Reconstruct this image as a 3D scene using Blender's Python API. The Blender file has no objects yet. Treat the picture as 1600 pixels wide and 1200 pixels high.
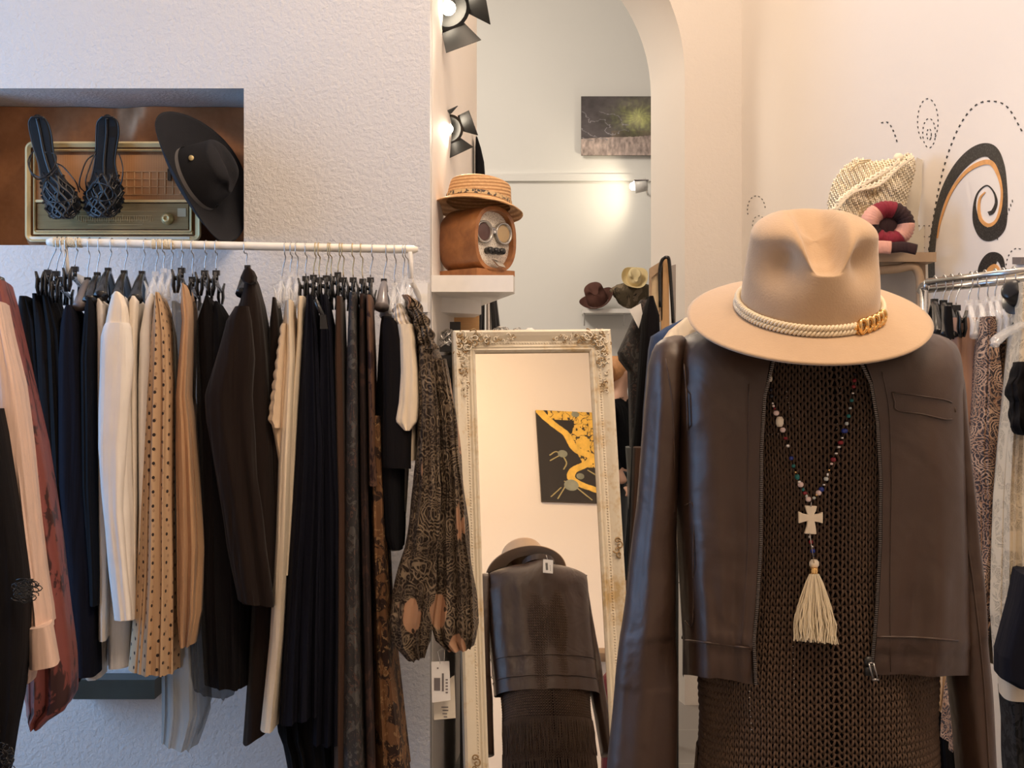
import bpy, math, random
import numpy as np
from mathutils import Vector, Matrix
PI = math.pi
sc = bpy.context.scene
COL = sc.collection
# ------------------------------------------------------------------ camera, world, lights, exposure
CZ, F = 1.38, 2000.0
cam = bpy.data.objects.new('camera', bpy.data.cameras.new('camera')); COL.objects.link(cam)
cam.location = (0, 0, CZ); cam.rotation_euler = (PI/2, 0, 0)
cam.data.sensor_width = 36; cam.data.lens = 36*F/1600; cam.data.clip_start = .05
sc.camera = cam
sc.view_settings.view_transform = 'Standard'; sc.view_settings.look = 'None'
sc.view_settings.gamma = 1; sc.view_settings.use_curve_mapping = False
sc.view_settings.exposure = 0.12
w = bpy.data.worlds.new('world'); sc.world = w; w.use_nodes = True
w.node_tree.nodes['Background'].inputs[0].default_value = (.55, .62, .8, 1)
w.node_tree.nodes['Background'].inputs[1].default_value = .3
def area(name, loc, target, size, power, col, sy=None, spread=None):
    l = bpy.data.lights.new(name, 'AREA'); l.energy = power; l.color = col; l.size = size
    if sy: l.shape = 'RECTANGLE'; l.size_y = sy
    if spread: l.spread = spread
    o = bpy.data.objects.new(name, l); COL.objects.link(o); o.location = loc
    o.rotation_euler = (Vector(target)-Vector(loc)).to_track_quat('-Z', 'Y').to_euler()
    return o
def spot(name, loc, target, power, col, ang=70, r=.04, blend=.6):
    l = bpy.data.lights.new(name, 'SPOT'); l.energy = power; l.color = col; l.spot_size = math.radians(ang)
    l.spot_blend = blend; l.shadow_soft_size = r
    o = bpy.data.objects.new(name, l); COL.objects.link(o); o.location = loc
    o.rotation_euler = (Vector(target)-Vector(loc)).to_track_quat('-Z', 'Y').to_euler()
    return o
WARM = (1, .78, .58)
area('window_daylight', (-2.95, 2.7, 1.7), (-1.2, 3.6, 1.5), 1.3, 54, (.28, .57, 1), 2.2)
area('ceiling_lamp_shop', (.9, .9, 4.2), (.8, 3.0, 1.4), .8, 62, WARM)
area('fill_light_right', (.1, 3.0, 4.2), (1.5, 4.0, 1.9), .6, 30, (1, .77, .56))  # unseen fill added to warm and brighten the right wall
area('ceiling_lamp_front', (-.4, 1.2, 4.2), (-.4, 3.6, 1.2), .9, 8, (1, .76, .60))
area('ceiling_lamp_middle', (.3, 4.5, 4.25), (.4, 4.9, 0), .7, 10, WARM)
area('ceiling_lamp_back_room', (-1.1, 7.0, 4.2), (.6, 7.9, 1.2), 1.2, 80, (1, .88, .74))
area('ceiling_lamp_rear', (.1, .75, 4.25), (.5, -.8, 2.2), .6, 40, (1, .67, .36))

# ------------------------------------------------------------------ helpers
def W(px, py, d): return Vector(((px-800)/F*d, d, CZ-(py-600)/F*d))
class MB:
    def __init__(s): s.v = []; s.f = []; s.uv = None; s.n = 0; s.smooth = True
    def add(s, V, Fc):
        V = [tuple(p) for p in V]; b = s.n
        s.v.extend(V); s.f.extend([tuple(i+b for i in f) for f in Fc]); s.n += len(V); return s
    def box(s, c, size, R=None):
        c = Vector(c); h = [q/2 for q in size]; V = []
        for x in (-1, 1):
            for y in (-1, 1):
                for z in (-1, 1):
                    p = Vector((x*h[0], y*h[1], z*h[2])); V.append(c+(R@p if R else p))
        return s.add(V, [(0,1,3,2),(4,6,7,5),(0,4,5,1),(2,3,7,6),(0,2,6,4),(1,5,7,3)])
    def tube(s, path, r, sides=6, caps=True, flat=None, closed=False):
        P = np.array([tuple(p) for p in path], float); n = len(P)
        R = np.array(r, float) if hasattr(r, '__len__') else np.full(n, float(r))
        T = np.gradient(P, axis=0)
        if closed: T = np.roll(P, -1, 0)-np.roll(P, 1, 0)
        T /= (np.linalg.norm(T, axis=1, keepdims=True)+1e-9)
        up = np.array([0, 0, 1.0]) if abs(T[0][2]) < .9 else np.array([0, 1.0, 0])
        a = np.cross(T[0], up); a /= np.linalg.norm(a)
        V = []
        for i in range(n):
            a = a-T[i]*a.dot(T[i]); a /= (np.linalg.norm(a)+1e-9); b = np.cross(T[i], a)
            for k in range(sides):
                t = 2*PI*k/sides
                V.append(P[i]+R[i]*(math.cos(t)*a*(flat[0] if flat else 1)+math.sin(t)*b*(flat[1] if flat else 1)))
        Fc = []
        m = n if closed else n-1
        for i in range(m):
            j = (i+1) % n
            for k in range(sides):
                k2 = (k+1) % sides
                Fc.append((i*sides+k, i*sides+k2, j*sides+k2, j*sides+k))
        if caps and not closed:
            Fc.append(tuple(range(sides))[::-1]); Fc.append(tuple((n-1)*sides+k for k in range(sides)))
        return s.add(V, Fc)
    def rings(s, rings, closed=True, cap0=False, cap1=False):
        n = len(rings); m = len(rings[0]); V = [p for r in rings for p in r]; Fc = []
        for i in range(n-1):
            for k in range(m if closed else m-1):
                k2 = (k+1) % m
                Fc.append((i*m+k, i*m+k2, (i+1)*m+k2, (i+1)*m+k))
        if cap0: Fc.append(tuple(range(m))[::-1])
        if cap1: Fc.append(tuple((n-1)*m+k for k in range(m)))
        return s.add(V, Fc)
    def lathe(s, prof, M=None, seg=28, cap=True):
        R = []
        for r, z in prof:
            ring = [Vector((r*math.cos(2*PI*k/seg), r*math.sin(2*PI*k/seg), z)) for k in range(seg)]
            R.append([M@p for p in ring] if M else ring)
        return s.rings(R, True, cap, cap)
    def ball(s, c, r, sc3=(1, 1, 1), seg=12, R=None):
        c = Vector(c); rr = []
        for i in range(1, seg//2):
            t = PI*i/(seg//2)
            ring = []
            for k in range(seg):
                p = Vector((r*sc3[0]*math.sin(t)*math.cos(2*PI*k/seg), r*sc3[1]*math.sin(t)*math.sin(2*PI*k/seg), r*sc3[2]*math.cos(t)))
                ring.append(c+(R@p if R else p))
            rr.append(ring)
        return s.rings(rr, True, True, True)
    def prism(s, pts, off):
        n = len(pts); off = Vector(off)
        V = [Vector(p) for p in pts]+[Vector(p)+off for p in pts]
        return s.add(V, [tuple(range(n)), tuple(range(2*n-1, n-1, -1))]+[(i, i+n, (i+1) % n+n, (i+1) % n) for i in range(n)])
def wl(p):
    v = Vector((0, 0, 0))
    while p: v = v+p.location; p = p.parent
    return v
def link_obj(name, mb, m, parent=None, smooth=True):
    V = np.array(mb.v, float)
    if parent: base = np.array(wl(parent))
    else:
        mn, mx = V.min(0), V.max(0); base = np.array([(mn[0]+mx[0])/2, (mn[1]+mx[1])/2, mn[2]])
    me = bpy.data.meshes.new(name)
    me.from_pydata([tuple(p) for p in (V-base)], [], mb.f)
    if smooth:
        me.polygons.foreach_set('use_smooth', [True]*len(me.polygons))
    if mb.uv is not None:
        uvl = me.uv_layers.new(name='UVMap')
        idx = np.zeros(len(me.loops), dtype=np.int32); me.loops.foreach_get('vertex_index', idx)
        uvl.data.foreach_set('uv', np.array(mb.uv, float)[idx].ravel())
    me.materials.append(m)
    o = bpy.data.objects.new(name, me); COL.objects.link(o)
    if parent: o.parent = parent
    else: o.location = base
    if not smooth or mb.smooth is not True: pass
    return o
def obj(name, mb, m, parent=None, smooth=True, auto=False):
    o = link_obj(name, mb, m, parent, smooth)
    if auto:
        try: o.data.set_sharp_from_angle(angle=math.radians(auto if auto > 1 else 35))
        except Exception: pass
    return o
def tag(o, label, cat, group=None, kind=None):
    o['label'] = label; o['category'] = cat
    if group: o['group'] = group
    if kind: o['kind'] = kind
    return o
def thing(name, label, cat, loc, group=None):
    o = bpy.data.objects.new(name, None); COL.objects.link(o); o.location = loc; o.empty_display_size = .05
    return tag(o, label, cat, group)
def struct(name, mb, m, parent=None, smooth=False):
    o = obj(name, mb, m, parent, smooth); o['kind'] = 'structure'; return o
def cr(pts, n=8):                                   # catmull-rom through points of any dimension
    P = [np.array(tuple(p), float) for p in pts]; P = [2*P[0]-P[1]]+P+[2*P[-1]-P[-2]]; out = []
    for i in range(1, len(P)-2):
        for k in range(n):
            t = k/n; a, b, c, d = P[i-1], P[i], P[i+1], P[i+2]
            out.append(.5*((2*b)+(-a+c)*t+(2*a-5*b+4*c-d)*t*t+(-a+3*b-3*c+d)*t**3))
    out.append(P[-2]); return out

# ------------------------------------------------------------------ materials
class NT:
    def __init__(s, name):
        s.m = bpy.data.materials.new(name); s.m.use_nodes = True; s.t = s.m.node_tree; s.b = s.t.nodes['Principled BSDF']
    def n(s, typ, **kw):
        nd = s.t.nodes.new(typ)
        for k, v in kw.items():
            if k in nd.inputs: nd.inputs[k].default_value = v
            else: setattr(nd, k, v)
        return nd
    def l(s, a, b): s.t.links.new(a, b)
    def math(s, op, a, b=None, c=None, clamp=False):
        nd = s.t.nodes.new('ShaderNodeMath'); nd.operation = op; nd.use_clamp = clamp
        for i, q in enumerate((a, b, c)):
            if q is None: continue
            if hasattr(q, 'links'): s.l(q, nd.inputs[i])
            else: nd.inputs[i].default_value = q
        return nd.outputs[0]
    def mix(s, fac, a, b):
        nd = s.t.nodes.new('ShaderNodeMix'); nd.data_type = 'RGBA'
        for i, q in ((0, fac), (6, a), (7, b)):
            if hasattr(q, 'links'): s.l(q, nd.inputs[i])
            elif i == 0: nd.inputs[0].default_value = q
            else: nd.inputs[i].default_value = (*q, 1)
        return nd.outputs[2]
    def ramp(s, fac, stops, const=False):
        nd = s.t.nodes.new('ShaderNodeValToRGB'); s.l(fac, nd.inputs[0]); cr_ = nd.color_ramp
        if const: cr_.interpolation = 'CONSTANT'
        while len(cr_.elements) < len(stops): cr_.elements.new(.5)
        for e, (p, c) in zip(cr_.elements, stops):
            e.position = p; e.color = (*c, 1) if hasattr(c, '__len__') else (c, c, c, 1)
        return nd.outputs[0]
    def coord(s, which='Object', scale=None):
        tc = s.t.nodes.new('ShaderNodeTexCoord').outputs[which]
        if scale is None: return tc
        mp = s.t.nodes.new('ShaderNodeMapping'); s.l(tc, mp.inputs[0]); mp.inputs['Scale'].default_value = scale
        return mp.outputs[0]
    def noise(s, co, scale, detail=3, rough=.5, dist=0):
        nd = s.n('ShaderNodeTexNoise', Scale=scale, Detail=detail, Roughness=rough, Distortion=dist); s.l(co, nd.inputs['Vector']); return nd.outputs[0]
    def voro(s, co, scale, feature='F1', out=0):
        nd = s.t.nodes.new('ShaderNodeTexVoronoi'); nd.feature = feature; nd.inputs['Scale'].default_value = scale; s.l(co, nd.inputs['Vector']); return nd.outputs[out]
    def bump(s, h, strength=.3, dist=.002, prev=None):
        nd = s.t.nodes.new('ShaderNodeBump'); nd.inputs['Strength'].default_value = strength; nd.inputs['Distance'].default_value = dist
        s.l(h, nd.inputs['Height'])
        if prev is not None: s.l(prev, nd.inputs['Normal'])
        return nd.outputs[0]
    def set(s, **kw):
        for k, v in kw.items():
            k = k.replace('_', ' ')
            if hasattr(v, 'links'): s.l(v, s.b.inputs[k])
            elif hasattr(v, '__len__') and len(v) == 3: s.b.inputs[k].default_value = (*v, 1)
            else: s.b.inputs[k].default_value = v
        return s.m
def plain(name, c, r=.5, metal=0, var=.06, ns=30, bs=0, bscale=200, coat=0, spec=.5):
    t = NT(name); co = t.coord()
    n = t.noise(co, ns)
    col = t.mix(n, tuple(max(0, q*(1-var)) for q in c), tuple(min(1, q*(1+var)) for q in c))
    t.set(Base_Color=col, Roughness=r, Metallic=metal)
    t.b.inputs['Coat Weight'].default_value = coat; t.b.inputs['Specular IOR Level'].default_value = spec
    if bs: t.set(Normal=t.bump(t.noise(co, bscale, 4), bs))
    return t.m
def cloth(name, c, r=.85, sheen=.08, weave=900, fold=0, spec=.2, var=.08):
    t = NT(name); co = t.coord()
    n = t.noise(co, 14)
    t.set(Base_Color=t.mix(n, tuple(q*(1-var) for q in c), tuple(min(1, q*(1+var)) for q in c)), Roughness=r)
    t.b.inputs['Specular IOR Level'].default_value = spec
    t.b.inputs['Sheen Weight'].default_value = sheen; t.b.inputs['Sheen Roughness'].default_value = .5
    st = t.coord(scale=(26, 26, 1.5))
    b = t.bump(t.noise(st, 1.0, 3, .45, .4), .7, .02)
    t.set(Normal=t.bump(t.noise(co, weave, 2), .25, .001, b))
    return t.m
def tulle(name, c, alpha=.6):
    m = cloth(name, c, .9, .1); t = m.node_tree; t.nodes['Principled BSDF'].inputs['Alpha'].default_value = alpha; return m
def floral(name, base, spots, scale=14, th=.56, third=None, r=.8, fine=60, uv=False):
    t = NT(name); co = t.coord(scale=(1, 1, .8))
    n1 = t.noise(co, scale, 4, .6, 1.2); k = t.ramp(n1, [(th-.015, 0), (th+.015, 1)])
    col = t.mix(k, base, spots)
    if third:
        n2 = t.noise(co, fine, 3, .6, 2.5); k2 = t.ramp(n2, [(.58, 0), (.61, 1)])
        col = t.mix(k2, col, third)
    t.set(Base_Color=col, Roughness=r, Normal=t.bump(t.noise(t.coord(scale=(22, 22, 1.6)), 1, 2), .35, .012)); t.b.inputs['Specular IOR Level'].default_value = .25
    return t.m
def paisley(name, dark, light, mid, patch=None, sc=1.0, r=.7, rings=70, pth=.6):
    t = NT(name); co = t.coord(scale=(1*sc, .6*sc, 1*sc))
    wn = t.n('ShaderNodeTexNoise', Scale=9.0, Detail=2.0); t.l(co, wn.inputs['Vector'])
    vm = t.t.nodes.new('ShaderNodeVectorMath'); vm.operation = 'MULTIPLY_ADD'; t.l(wn.outputs[1], vm.inputs[0]); vm.inputs[1].default_value = (.07, .07, .07); t.l(co, vm.inputs[2])
    v = t.voro(vm.outputs[0], 17)
    s1 = t.math('SINE', t.math('MULTIPLY', v, rings)); k = t.ramp(s1, [(.35, 0), (.6, 1)])
    v2 = t.voro(vm.outputs[0], 60); s2 = t.math('SINE', t.math('MULTIPLY', v2, 14)); k2 = t.ramp(s2, [(.5, 0), (.7, 1)])
    big = t.noise(co, 11, 2); kb = t.ramp(big, [(.48, 0), (.55, 1)])
    col = t.mix(k, dark, t.mix(kb, mid, light))
    col = t.mix(t.math('MULTIPLY', k2, .55), col, light)
    if patch:
        # plain rounded patches between printed bands
        n3 = t.voro(t.coord(scale=(1, .5, .5)), 13); n4 = t.noise(co, 40, 2)
        kk = t.ramp(t.math('ADD', n3, t.math('MULTIPLY', n4, .10)), [(pth-.22, 1), (pth-.2, 0)])
        col = t.mix(kk, col, patch)
        fl = t.voro(t.coord(), 26); kf = t.ramp(fl, [(.16, 1), (.18, 0)])
        col = t.mix(t.math('MULTIPLY', kf, kk), col, tuple(q*1.6 for q in dark))
    t.set(Base_Color=col, Roughness=r, Normal=t.bump(t.noise(t.coord(scale=(22, 22, 3)), 1, 2), .35, .012)); t.b.inputs['Specular IOR Level'].default_value = .25
    return t.m
def lace(name, c):
    t = NT(name); co = t.coord()
    wn = t.n('ShaderNodeTexNoise', Scale=14.0, Detail=2.0); t.l(co, wn.inputs['Vector'])
    vm = t.t.nodes.new('ShaderNodeVectorMath'); vm.operation = 'MULTIPLY_ADD'; t.l(wn.outputs[1], vm.inputs[0]); vm.inputs[1].default_value = (.05, .05, .05); t.l(co, vm.inputs[2])
    v = t.voro(vm.outputs[0], 38, 'DISTANCE_TO_EDGE'); k = t.ramp(v, [(.05, 1), (.09, 0)])
    v2 = t.voro(co, 260, 'DISTANCE_TO_EDGE'); k2 = t.ramp(v2, [(.1, 1), (.2, .0)])
    n = t.ramp(t.noise(co, 20, 2), [(.5, 0), (.54, 1)])
    a = t.math('MAXIMUM', t.math('MAXIMUM', k, n), t.math('MULTIPLY', k2, .8))
    t.set(Base_Color=t.mix(a, tuple(q*.62 for q in c), c), Roughness=.85, Normal=t.bump(a, .6, .003))
    return t.m
def wood(name, a, b, scale=(3, 3, 30), r=.4):
    t = NT(name); co = t.coord(scale=scale)
    n = t.noise(co, 2.5, 5, .6, .6)
    t.set(Base_Color=t.mix(t.ramp(n, [(.3, 0), (.7, 1)]), a, b), Roughness=r, Normal=t.bump(n, .1)); return t.m
def glow(name, c, s):
    t = NT(name); t.set(Base_Color=c); t.b.inputs['Emission Color'].default_value = (*c, 1); t.b.inputs['Emission Strength'].default_value = s; return t.m
def leather(name, c, r=.38, grain=.25):
    t = NT(name); co = t.coord()
    n = t.noise(co, 9, 3)
    rough = t.math('ADD', t.math('MULTIPLY', t.noise(co, 25, 3), .16), r-.08)
    b = t.bump(t.noise(co, 6, 3, .5, .8), .55, .02)
    b = t.bump(t.noise(t.coord(scale=(1, 1, .3)), 18, 2, .5, .5), .4, .006, b)
    b = t.bump(t.noise(co, 420, 3), grain, .0008, b)
    t.set(Base_Color=t.mix(n, tuple(q*.9 for q in c), tuple(q*1.12 for q in c)), Roughness=rough, Normal=b)
    t.b.inputs['Specular IOR Level'].default_value = .5
    return t.m
def plaster(name, c, bs=.5, bscale=55, fine=True):
    t = NT(name); co = t.coord()
    n = t.noise(co, 1.3, 3)
    b = t.bump(t.noise(co, bscale, 5, .62, .3), bs, .006)
    t.set(Base_Color=t.mix(n, tuple(q*.97 for q in c), tuple(min(1, q*1.02) for q in c)), Roughness=.75, Normal=b); t.b.inputs['Specular IOR Level'].default_value = .25
    return t.m
def clear(name, tint=(.9, .92, .95), a=.3):
    t = NT(name); t.set(Base_Color=tint, Roughness=.08); t.b.inputs['Alpha'].default_value = a; t.b.inputs['Specular IOR Level'].default_value = 1.0; return t.m
M = {}
M['plaster'] = plaster('rough_plaster', (.63, .615, .61), .9, 75)
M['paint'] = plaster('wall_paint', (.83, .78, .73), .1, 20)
M['paint_arch_shaded'] = plaster('arch_plaster_shaded', (.66, .615, .575), .35, 40)  # wall paint darkened, putting the arch face's shade into its colour; coarser plaster bump
M['paint_far'] = plaster('far_wall_paint', (.80, .79, .76), .12, 9)
M['ceil'] = plaster('ceiling_paint', (.82, .80, .77), .1)
t = NT('floor_tile'); co = t.coord(); br = t.t.nodes.new('ShaderNodeTexBrick'); t.l(co, br.inputs['Vector'])
br.offset = 0; br.inputs['Scale'].default_value = 2.2; br.inputs['Brick Width'].default_value = 1; br.inputs['Row Height'].default_value = 1; br.inputs['Mortar Size'].default_value = .008
br.inputs['Color1'].default_value = (.2, .19, .18, 1); br.inputs['Color2'].default_value = (.22, .205, .195, 1); br.inputs['Mortar'].default_value = (.32, .3, .28, 1)
t.set(Base_Color=br.outputs[0], Roughness=.35); M['floor'] = t.m
M['white'] = plain('white_enamel', (.82, .80, .77), .35)
M['cream_metal'] = plain('cream_rail_enamel', (.80, .76, .68), .3)
M['black'] = plain('black_plastic', (.012, .012, .013), .22)
M['blackm'] = plain('black_metal', (.02, .02, .02), .4, .3)
M['grey_pl'] = plain('grey_plastic', (.16, .14, .14), .3)
M['clear'] = clear('clear_plastic')
M['wire'] = plain('steel_wire', (.55, .54, .52), .25, 1)
M['brass'] = plain('brass_wire', (.55, .42, .22), .3, 1)
M['gold'] = plain('gold', (.85, .55, .22), .22, 1)
M['gold_dull'] = plain('aged_gold', (.62, .50, .26), .4, .6)
M['leather'] = leather('dark_brown_leather', (.050, .028, .019), .46, .2)
M['felt'] = plain('camel_felt', (.48, .34, .22), .95, 0, .04, 60, .25, 300, spec=.1)
t = M['felt'].node_tree.nodes['Principled BSDF']; t.inputs['Sheen Weight'].default_value = .35
M['felt_black'] = plain('black_felt', (.014, .014, .017), .85, 0, .05, 60, .3, 300, spec=.25)
M['felt_brown'] = plain('brown_felt', (.10, .045, .035), .9, 0, .05, 60, .3, 300, spec=.15)
M['straw'] = None
t = NT('straw'); co = t.coord('Object', (1, 1, 1)); wv = t.t.nodes.new('ShaderNodeTexWave'); wv.bands_direction = 'Z'; wv.inputs['Scale'].default_value = 28; wv.inputs['Distortion'].default_value = .6; t.l(co, wv.inputs[0])
n = t.noise(co, 120, 3)
t.set(Base_Color=t.mix(t.math('MULTIPLY', wv.outputs['Fac'], n), (.42, .22, .09), (.85, .55, .28)), Roughness=.7, Normal=t.bump(t.math('ADD', wv.outputs['Fac'], n), .6, .003)); M['straw'] = t.m
M['cord'] = plain('cream_cord', (.78, .68, .5), .6)
M['yarn'] = plain('brown_yarn', (.080, .049, .032), .75, 0, .25, 60, spec=.3)
M['lining'] = plain('dark_lining', (.014, .009, .007), .9, spec=.1)

# ------------------------------------------------------------------ the room
YL = 3.95
def rect(mb, a, b, c, d): mb.add([a, b, c, d], [(0, 1, 2, 3)])
mb = MB(); mb.box((0, 4.2, -.05), (8, 11, .1)); struct('floor', mb, M['floor'])
mb = MB(); mb.box((0, 4.2, 4.45), (8, 11, .1)); struct('ceiling', mb, M['ceil'])
# wall with niche
xe = W(672, 0, YL).x; nx0, nx1 = W(-64, 0, YL).x, W(381, 0, YL).x; nz1, nz0 = W(0, 138, YL).z, W(0, 383, YL).z
mb = MB()
def slab(x0, x1, z0, z1, y0, y1): mb.box(((x0+x1)/2, (y0+y1)/2, (z0+z1)/2), (x1-x0, y1-y0, z1-z0))
slab(-3.05, nx0, 0, 4.4, YL, YL+.42); slab(nx1, xe, 0, 4.4, YL, YL+.42)
slab(nx0, nx1, 0, nz0, YL, YL+.42); slab(nx0, nx1, nz1, 4.4, YL, YL+.42); slab(nx0, nx1, nz0, nz1, YL+.30, YL+.42)
struct('wall_left', mb, M['plaster'])
# short return wall beyond the plaster wall
mb = MB(); a = Vector((xe+.002, YL+.1, 0)); b = Vector((W(745, 0, 5.4).x, 5.4, 0))
mb.prism([a, b, Vector((-3.05, 5.4, 0)), Vector((-3.05, YL+.42, 0)), Vector((xe-.06, YL+.42, 0)), Vector((xe-.06, YL+.1, 0))], (0, 0, 4.4)); struct('wall_passage', mb, M['paint'])
# arch wall
D1, D2 = 5.5, 6.0
def aprof(cx, sp, R, d):
    pts = [Vector((W(cx+R, 0, d).x, d, 0))]
    for k in range(0, 41):
        t = PI*k/40; pts.append(W(cx+R*math.cos(t), sp-R*math.sin(t), d))
    pts.append(Vector((W(cx-R, 0, d).x, d, 0))); return pts
pn = aprof(770, 118, 300, D1); pf = aprof(754, 150, 263, D2)
xr_ = W(1159, 0, D1).x+.3
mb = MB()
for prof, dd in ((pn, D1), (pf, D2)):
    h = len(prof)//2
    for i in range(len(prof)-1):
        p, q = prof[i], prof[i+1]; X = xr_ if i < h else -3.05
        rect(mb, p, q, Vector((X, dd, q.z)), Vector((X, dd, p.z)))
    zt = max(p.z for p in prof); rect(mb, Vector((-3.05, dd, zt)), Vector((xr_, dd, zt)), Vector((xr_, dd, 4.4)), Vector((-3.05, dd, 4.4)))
o = struct('wall_arch', mb, M['paint_arch_shaded'])
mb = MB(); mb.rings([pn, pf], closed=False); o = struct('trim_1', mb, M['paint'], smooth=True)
# right wall
RA = Vector((W(1159, 0, D1).x, D1, 0)); RB = Vector((1.36, 3.4, 0)); rd = (RB-RA).normalized(); RN = Vector((rd.y, -rd.x, 0)).normalized()
if RN.x > 0: RN = -RN
R0 = RA-rd*.0; R1 = RA+rd*6.5
mb = MB(); mb.prism([R0, R1, R1-RN*.15, R0-RN*.15], (0, 0, 4.4)); struct('wall_right', mb, M['paint'])
def RW(px, py, off=.001):                    # point of the right wall seen at a pixel
    dr = Vector(((px-800)/F, 1, -(py-600)/F)); t = (RA-Vector((0, 0, CZ))).dot(RN)/dr.dot(RN)
    return Vector((0, 0, CZ))+dr*t+RN*off
# far wall, rear wall and outer walls
mb = MB(); mb.box((0, 9.25, 2.2), (7.6, .1, 4.4)); struct('wall_far', mb, M['paint_far'])
mb = MB(); mb.box((0, -.85, 2.2), (7.6, .1, 4.4)); struct('wall_rear', mb, M['paint'])
mb = MB(); mb.box((3.0, 7.6, 2.2), (.1, 3.3, 4.4)); struct('wall_back_right', mb, M['paint'])
mb = MB(); mb.box((-3.1, 7.0, 2.2), (.1, 4.6, 4.4)); struct('wall_back_left', mb, M['paint'])
mb = MB()
def slabx(y0, y1, z0, z1): mb.box((-3.1, (y0+y1)/2, (z0+z1)/2), (.1, y1-y0, z1-z0))
slabx(-.9, 1.2, 0, 4.4); slabx(3.5, 4.4, 0, 4.4); slabx(1.2, 3.5, 0, .4); slabx(1.2, 3.5, 2.9, 4.4)
struct('wall_window_side', mb, M['paint'])
mb = MB()
for y in (1.24, 2.35, 3.46): mb.box((-3.1, y, 1.65), (.06, .07, 2.5))
for z in (.44, 2.86): mb.box((-3.1, 2.35, z), (.06, 2.4, .07))
struct('window_1', mb, M['white'])
# horizontal ledge on far wall
mb = MB(); mb.box((0, 9.19, W(0, 278, 9.2).z), (6, .03, .05)); struct('trim_2', mb, M['paint_far'])

# ------------------------------------------------------------------ mannequin: dress, jacket, hat, necklace
YC = 2.08                                     # depth of the torso's middle
def iv(tab, x): return float(np.interp(x, [r[0] for r in tab], [r[1] for r in tab]))
def X(px, d): return (px-800)/F*d
def Z(py, d): return CZ-(py-600)/F*d
XC = X(1277, YC)
# stand and torso form
stand = thing('dress_form', 'dark dress form under the leather jacket, carrying the camel hat', 'mannequin', (XC, YC, 0))
def ell(cx, cy, z, a, b, n=40, p=.85):
    out = []
    for k in range(n):
        t = 2*PI*k/n; c, s = math.cos(t), math.sin(t)
        out.append(Vector((cx+a*math.copysign(abs(c)**p, c), cy-b*math.copysign(abs(s)**p, s), z)))
    return out
mb = MB(); rr = []
for z, a, b in ((.72, .165, .10), (.9, .175, .11), (1.1, .155, .10), (1.25, .16, .105), (1.36, .165, .095), (1.41, .13, .08), (1.435, .07, .06), (1.46, .052, .052), (1.50, .05, .05)):
    rr.append(ell(XC, YC, z, a, b))
mb.rings(rr, True, True, True); obj('torso', mb, M['lining'], stand)
mb = MB(); mb.tube([(XC, YC, .03), (XC, YC, .74)], .016, 12); obj('pole', mb, M['blackm'], stand)
mb = MB(); mb.lathe([(.17, 0), (.17, .012), (.03, .03), (.02, .05)], Matrix.Translation((XC, YC, 0)), 32); obj('base', mb, M['blackm'], stand)
# knitted dress
A_T = [(480, .06), (520, .10), (560, .165), (640, .178), (760, .168), (900, .172), (1060, .189), (1120, .186), (1200, .190), (1350, .192), (1500, .18)]
B_T = [(480, .06), (520, .085), (560, .10), (640, .116), (760, .118), (900, .112), (1060, .120), (1200, .125), (1350, .128), (1500, .12)]
def dring(py, phi, ex=0.0):
    a, b = iv(A_T, py)+ex, iv(B_T, py)+ex; c, s = np.cos(phi), np.sin(phi)
    return XC+a*np.sign(c)*np.abs(c)**.88, YC-b*np.sign(s)*np.abs(s)**.88
dress = thing('knit_dress', 'dark brown openwork knit dress worn under the leather jacket', 'dress', (XC, YC, .7))
ph = np.linspace(0, 2*PI, 64, endpoint=False); rr = []
for py in np.linspace(500, 1330, 44):
    x, y = dring(py, ph, -.006); rr.append([Vector((x[i], y[i], Z(py, YC))) for i in range(64)])
mb = MB(); mb.rings(rr, True, True, True); obj('lining', mb, M['lining'], dress)
NS, KP, SD = 112, 9, 5
mb = MB()
py = 556.0; row = 0; rng = random.Random(3)
tt = np.arange(NS*KP)/KP
Vall = []; Fall = []
while py < 1335:
    fr = tt-np.floor(tt)
    wob = .10*np.sin(tt*.7+row*1.3)+.10*np.sin(tt*.23+row*.4)
    phi = 2*PI*(tt+.22*np.sin(4*PI*tt)+(.0 if row % 2 else .0))/NS
    hp = 10.6
    pz = py+hp*(.66*np.cos(2*PI*tt))+2.0*wob*3+2.2*np.sin(phi*3+row*.21)
    out = .0010+.0021*np.cos(4*PI*tt+PI)
    x, y = dring(py, phi)
    c, s = np.cos(phi), np.sin(phi)
    x = x+out*c; y = y-out*s; z = CZ-(pz-600)/F*YC
    P = np.stack([x, y, z], 1); T = np.roll(P, -1, 0)-np.roll(P, 1, 0); T /= np.linalg.norm(T, axis=1, keepdims=True)
    Nn = np.stack([c, -s, 0*c], 1); B = np.cross(T, Nn); B /= np.linalg.norm(B, axis=1, keepdims=True); Nn = np.cross(B, T)
    n = len(P); base = len(Vall)*n*SD
    ring = [P+.00205*(math.cos(2*PI*k/SD)*Nn+math.sin(2*PI*k/SD)*B) for k in range(SD)]
    Vall.append(np.stack(ring, 1).reshape(-1, 3))
    i = np.arange(n); j = (i+1) % n
    for k in range(SD):
        k2 = (k+1) % SD
        Fall.append(np.stack([i*SD+k, i*SD+k2, j*SD+k2, j*SD+k], 1)+base)
    py += hp+.2; row += 1
V = np.concatenate(Vall); Fc = np.concatenate(Fall)
me = bpy.data.meshes.new('knit'); Vl = V-np.array(dress.location)
me.vertices.add(len(Vl)); me.vertices.foreach_set('co', Vl.ravel())
me.loops.add(Fc.size); me.loops.foreach_set('vertex_index', Fc.ravel().astype(np.int32))
me.polygons.add(len(Fc)); me.polygons.foreach_set('loop_start', np.arange(0, Fc.size, 4, dtype=np.int32)); me.polygons.foreach_set('loop_total', np.full(len(Fc), 4, dtype=np.int32))
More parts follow.
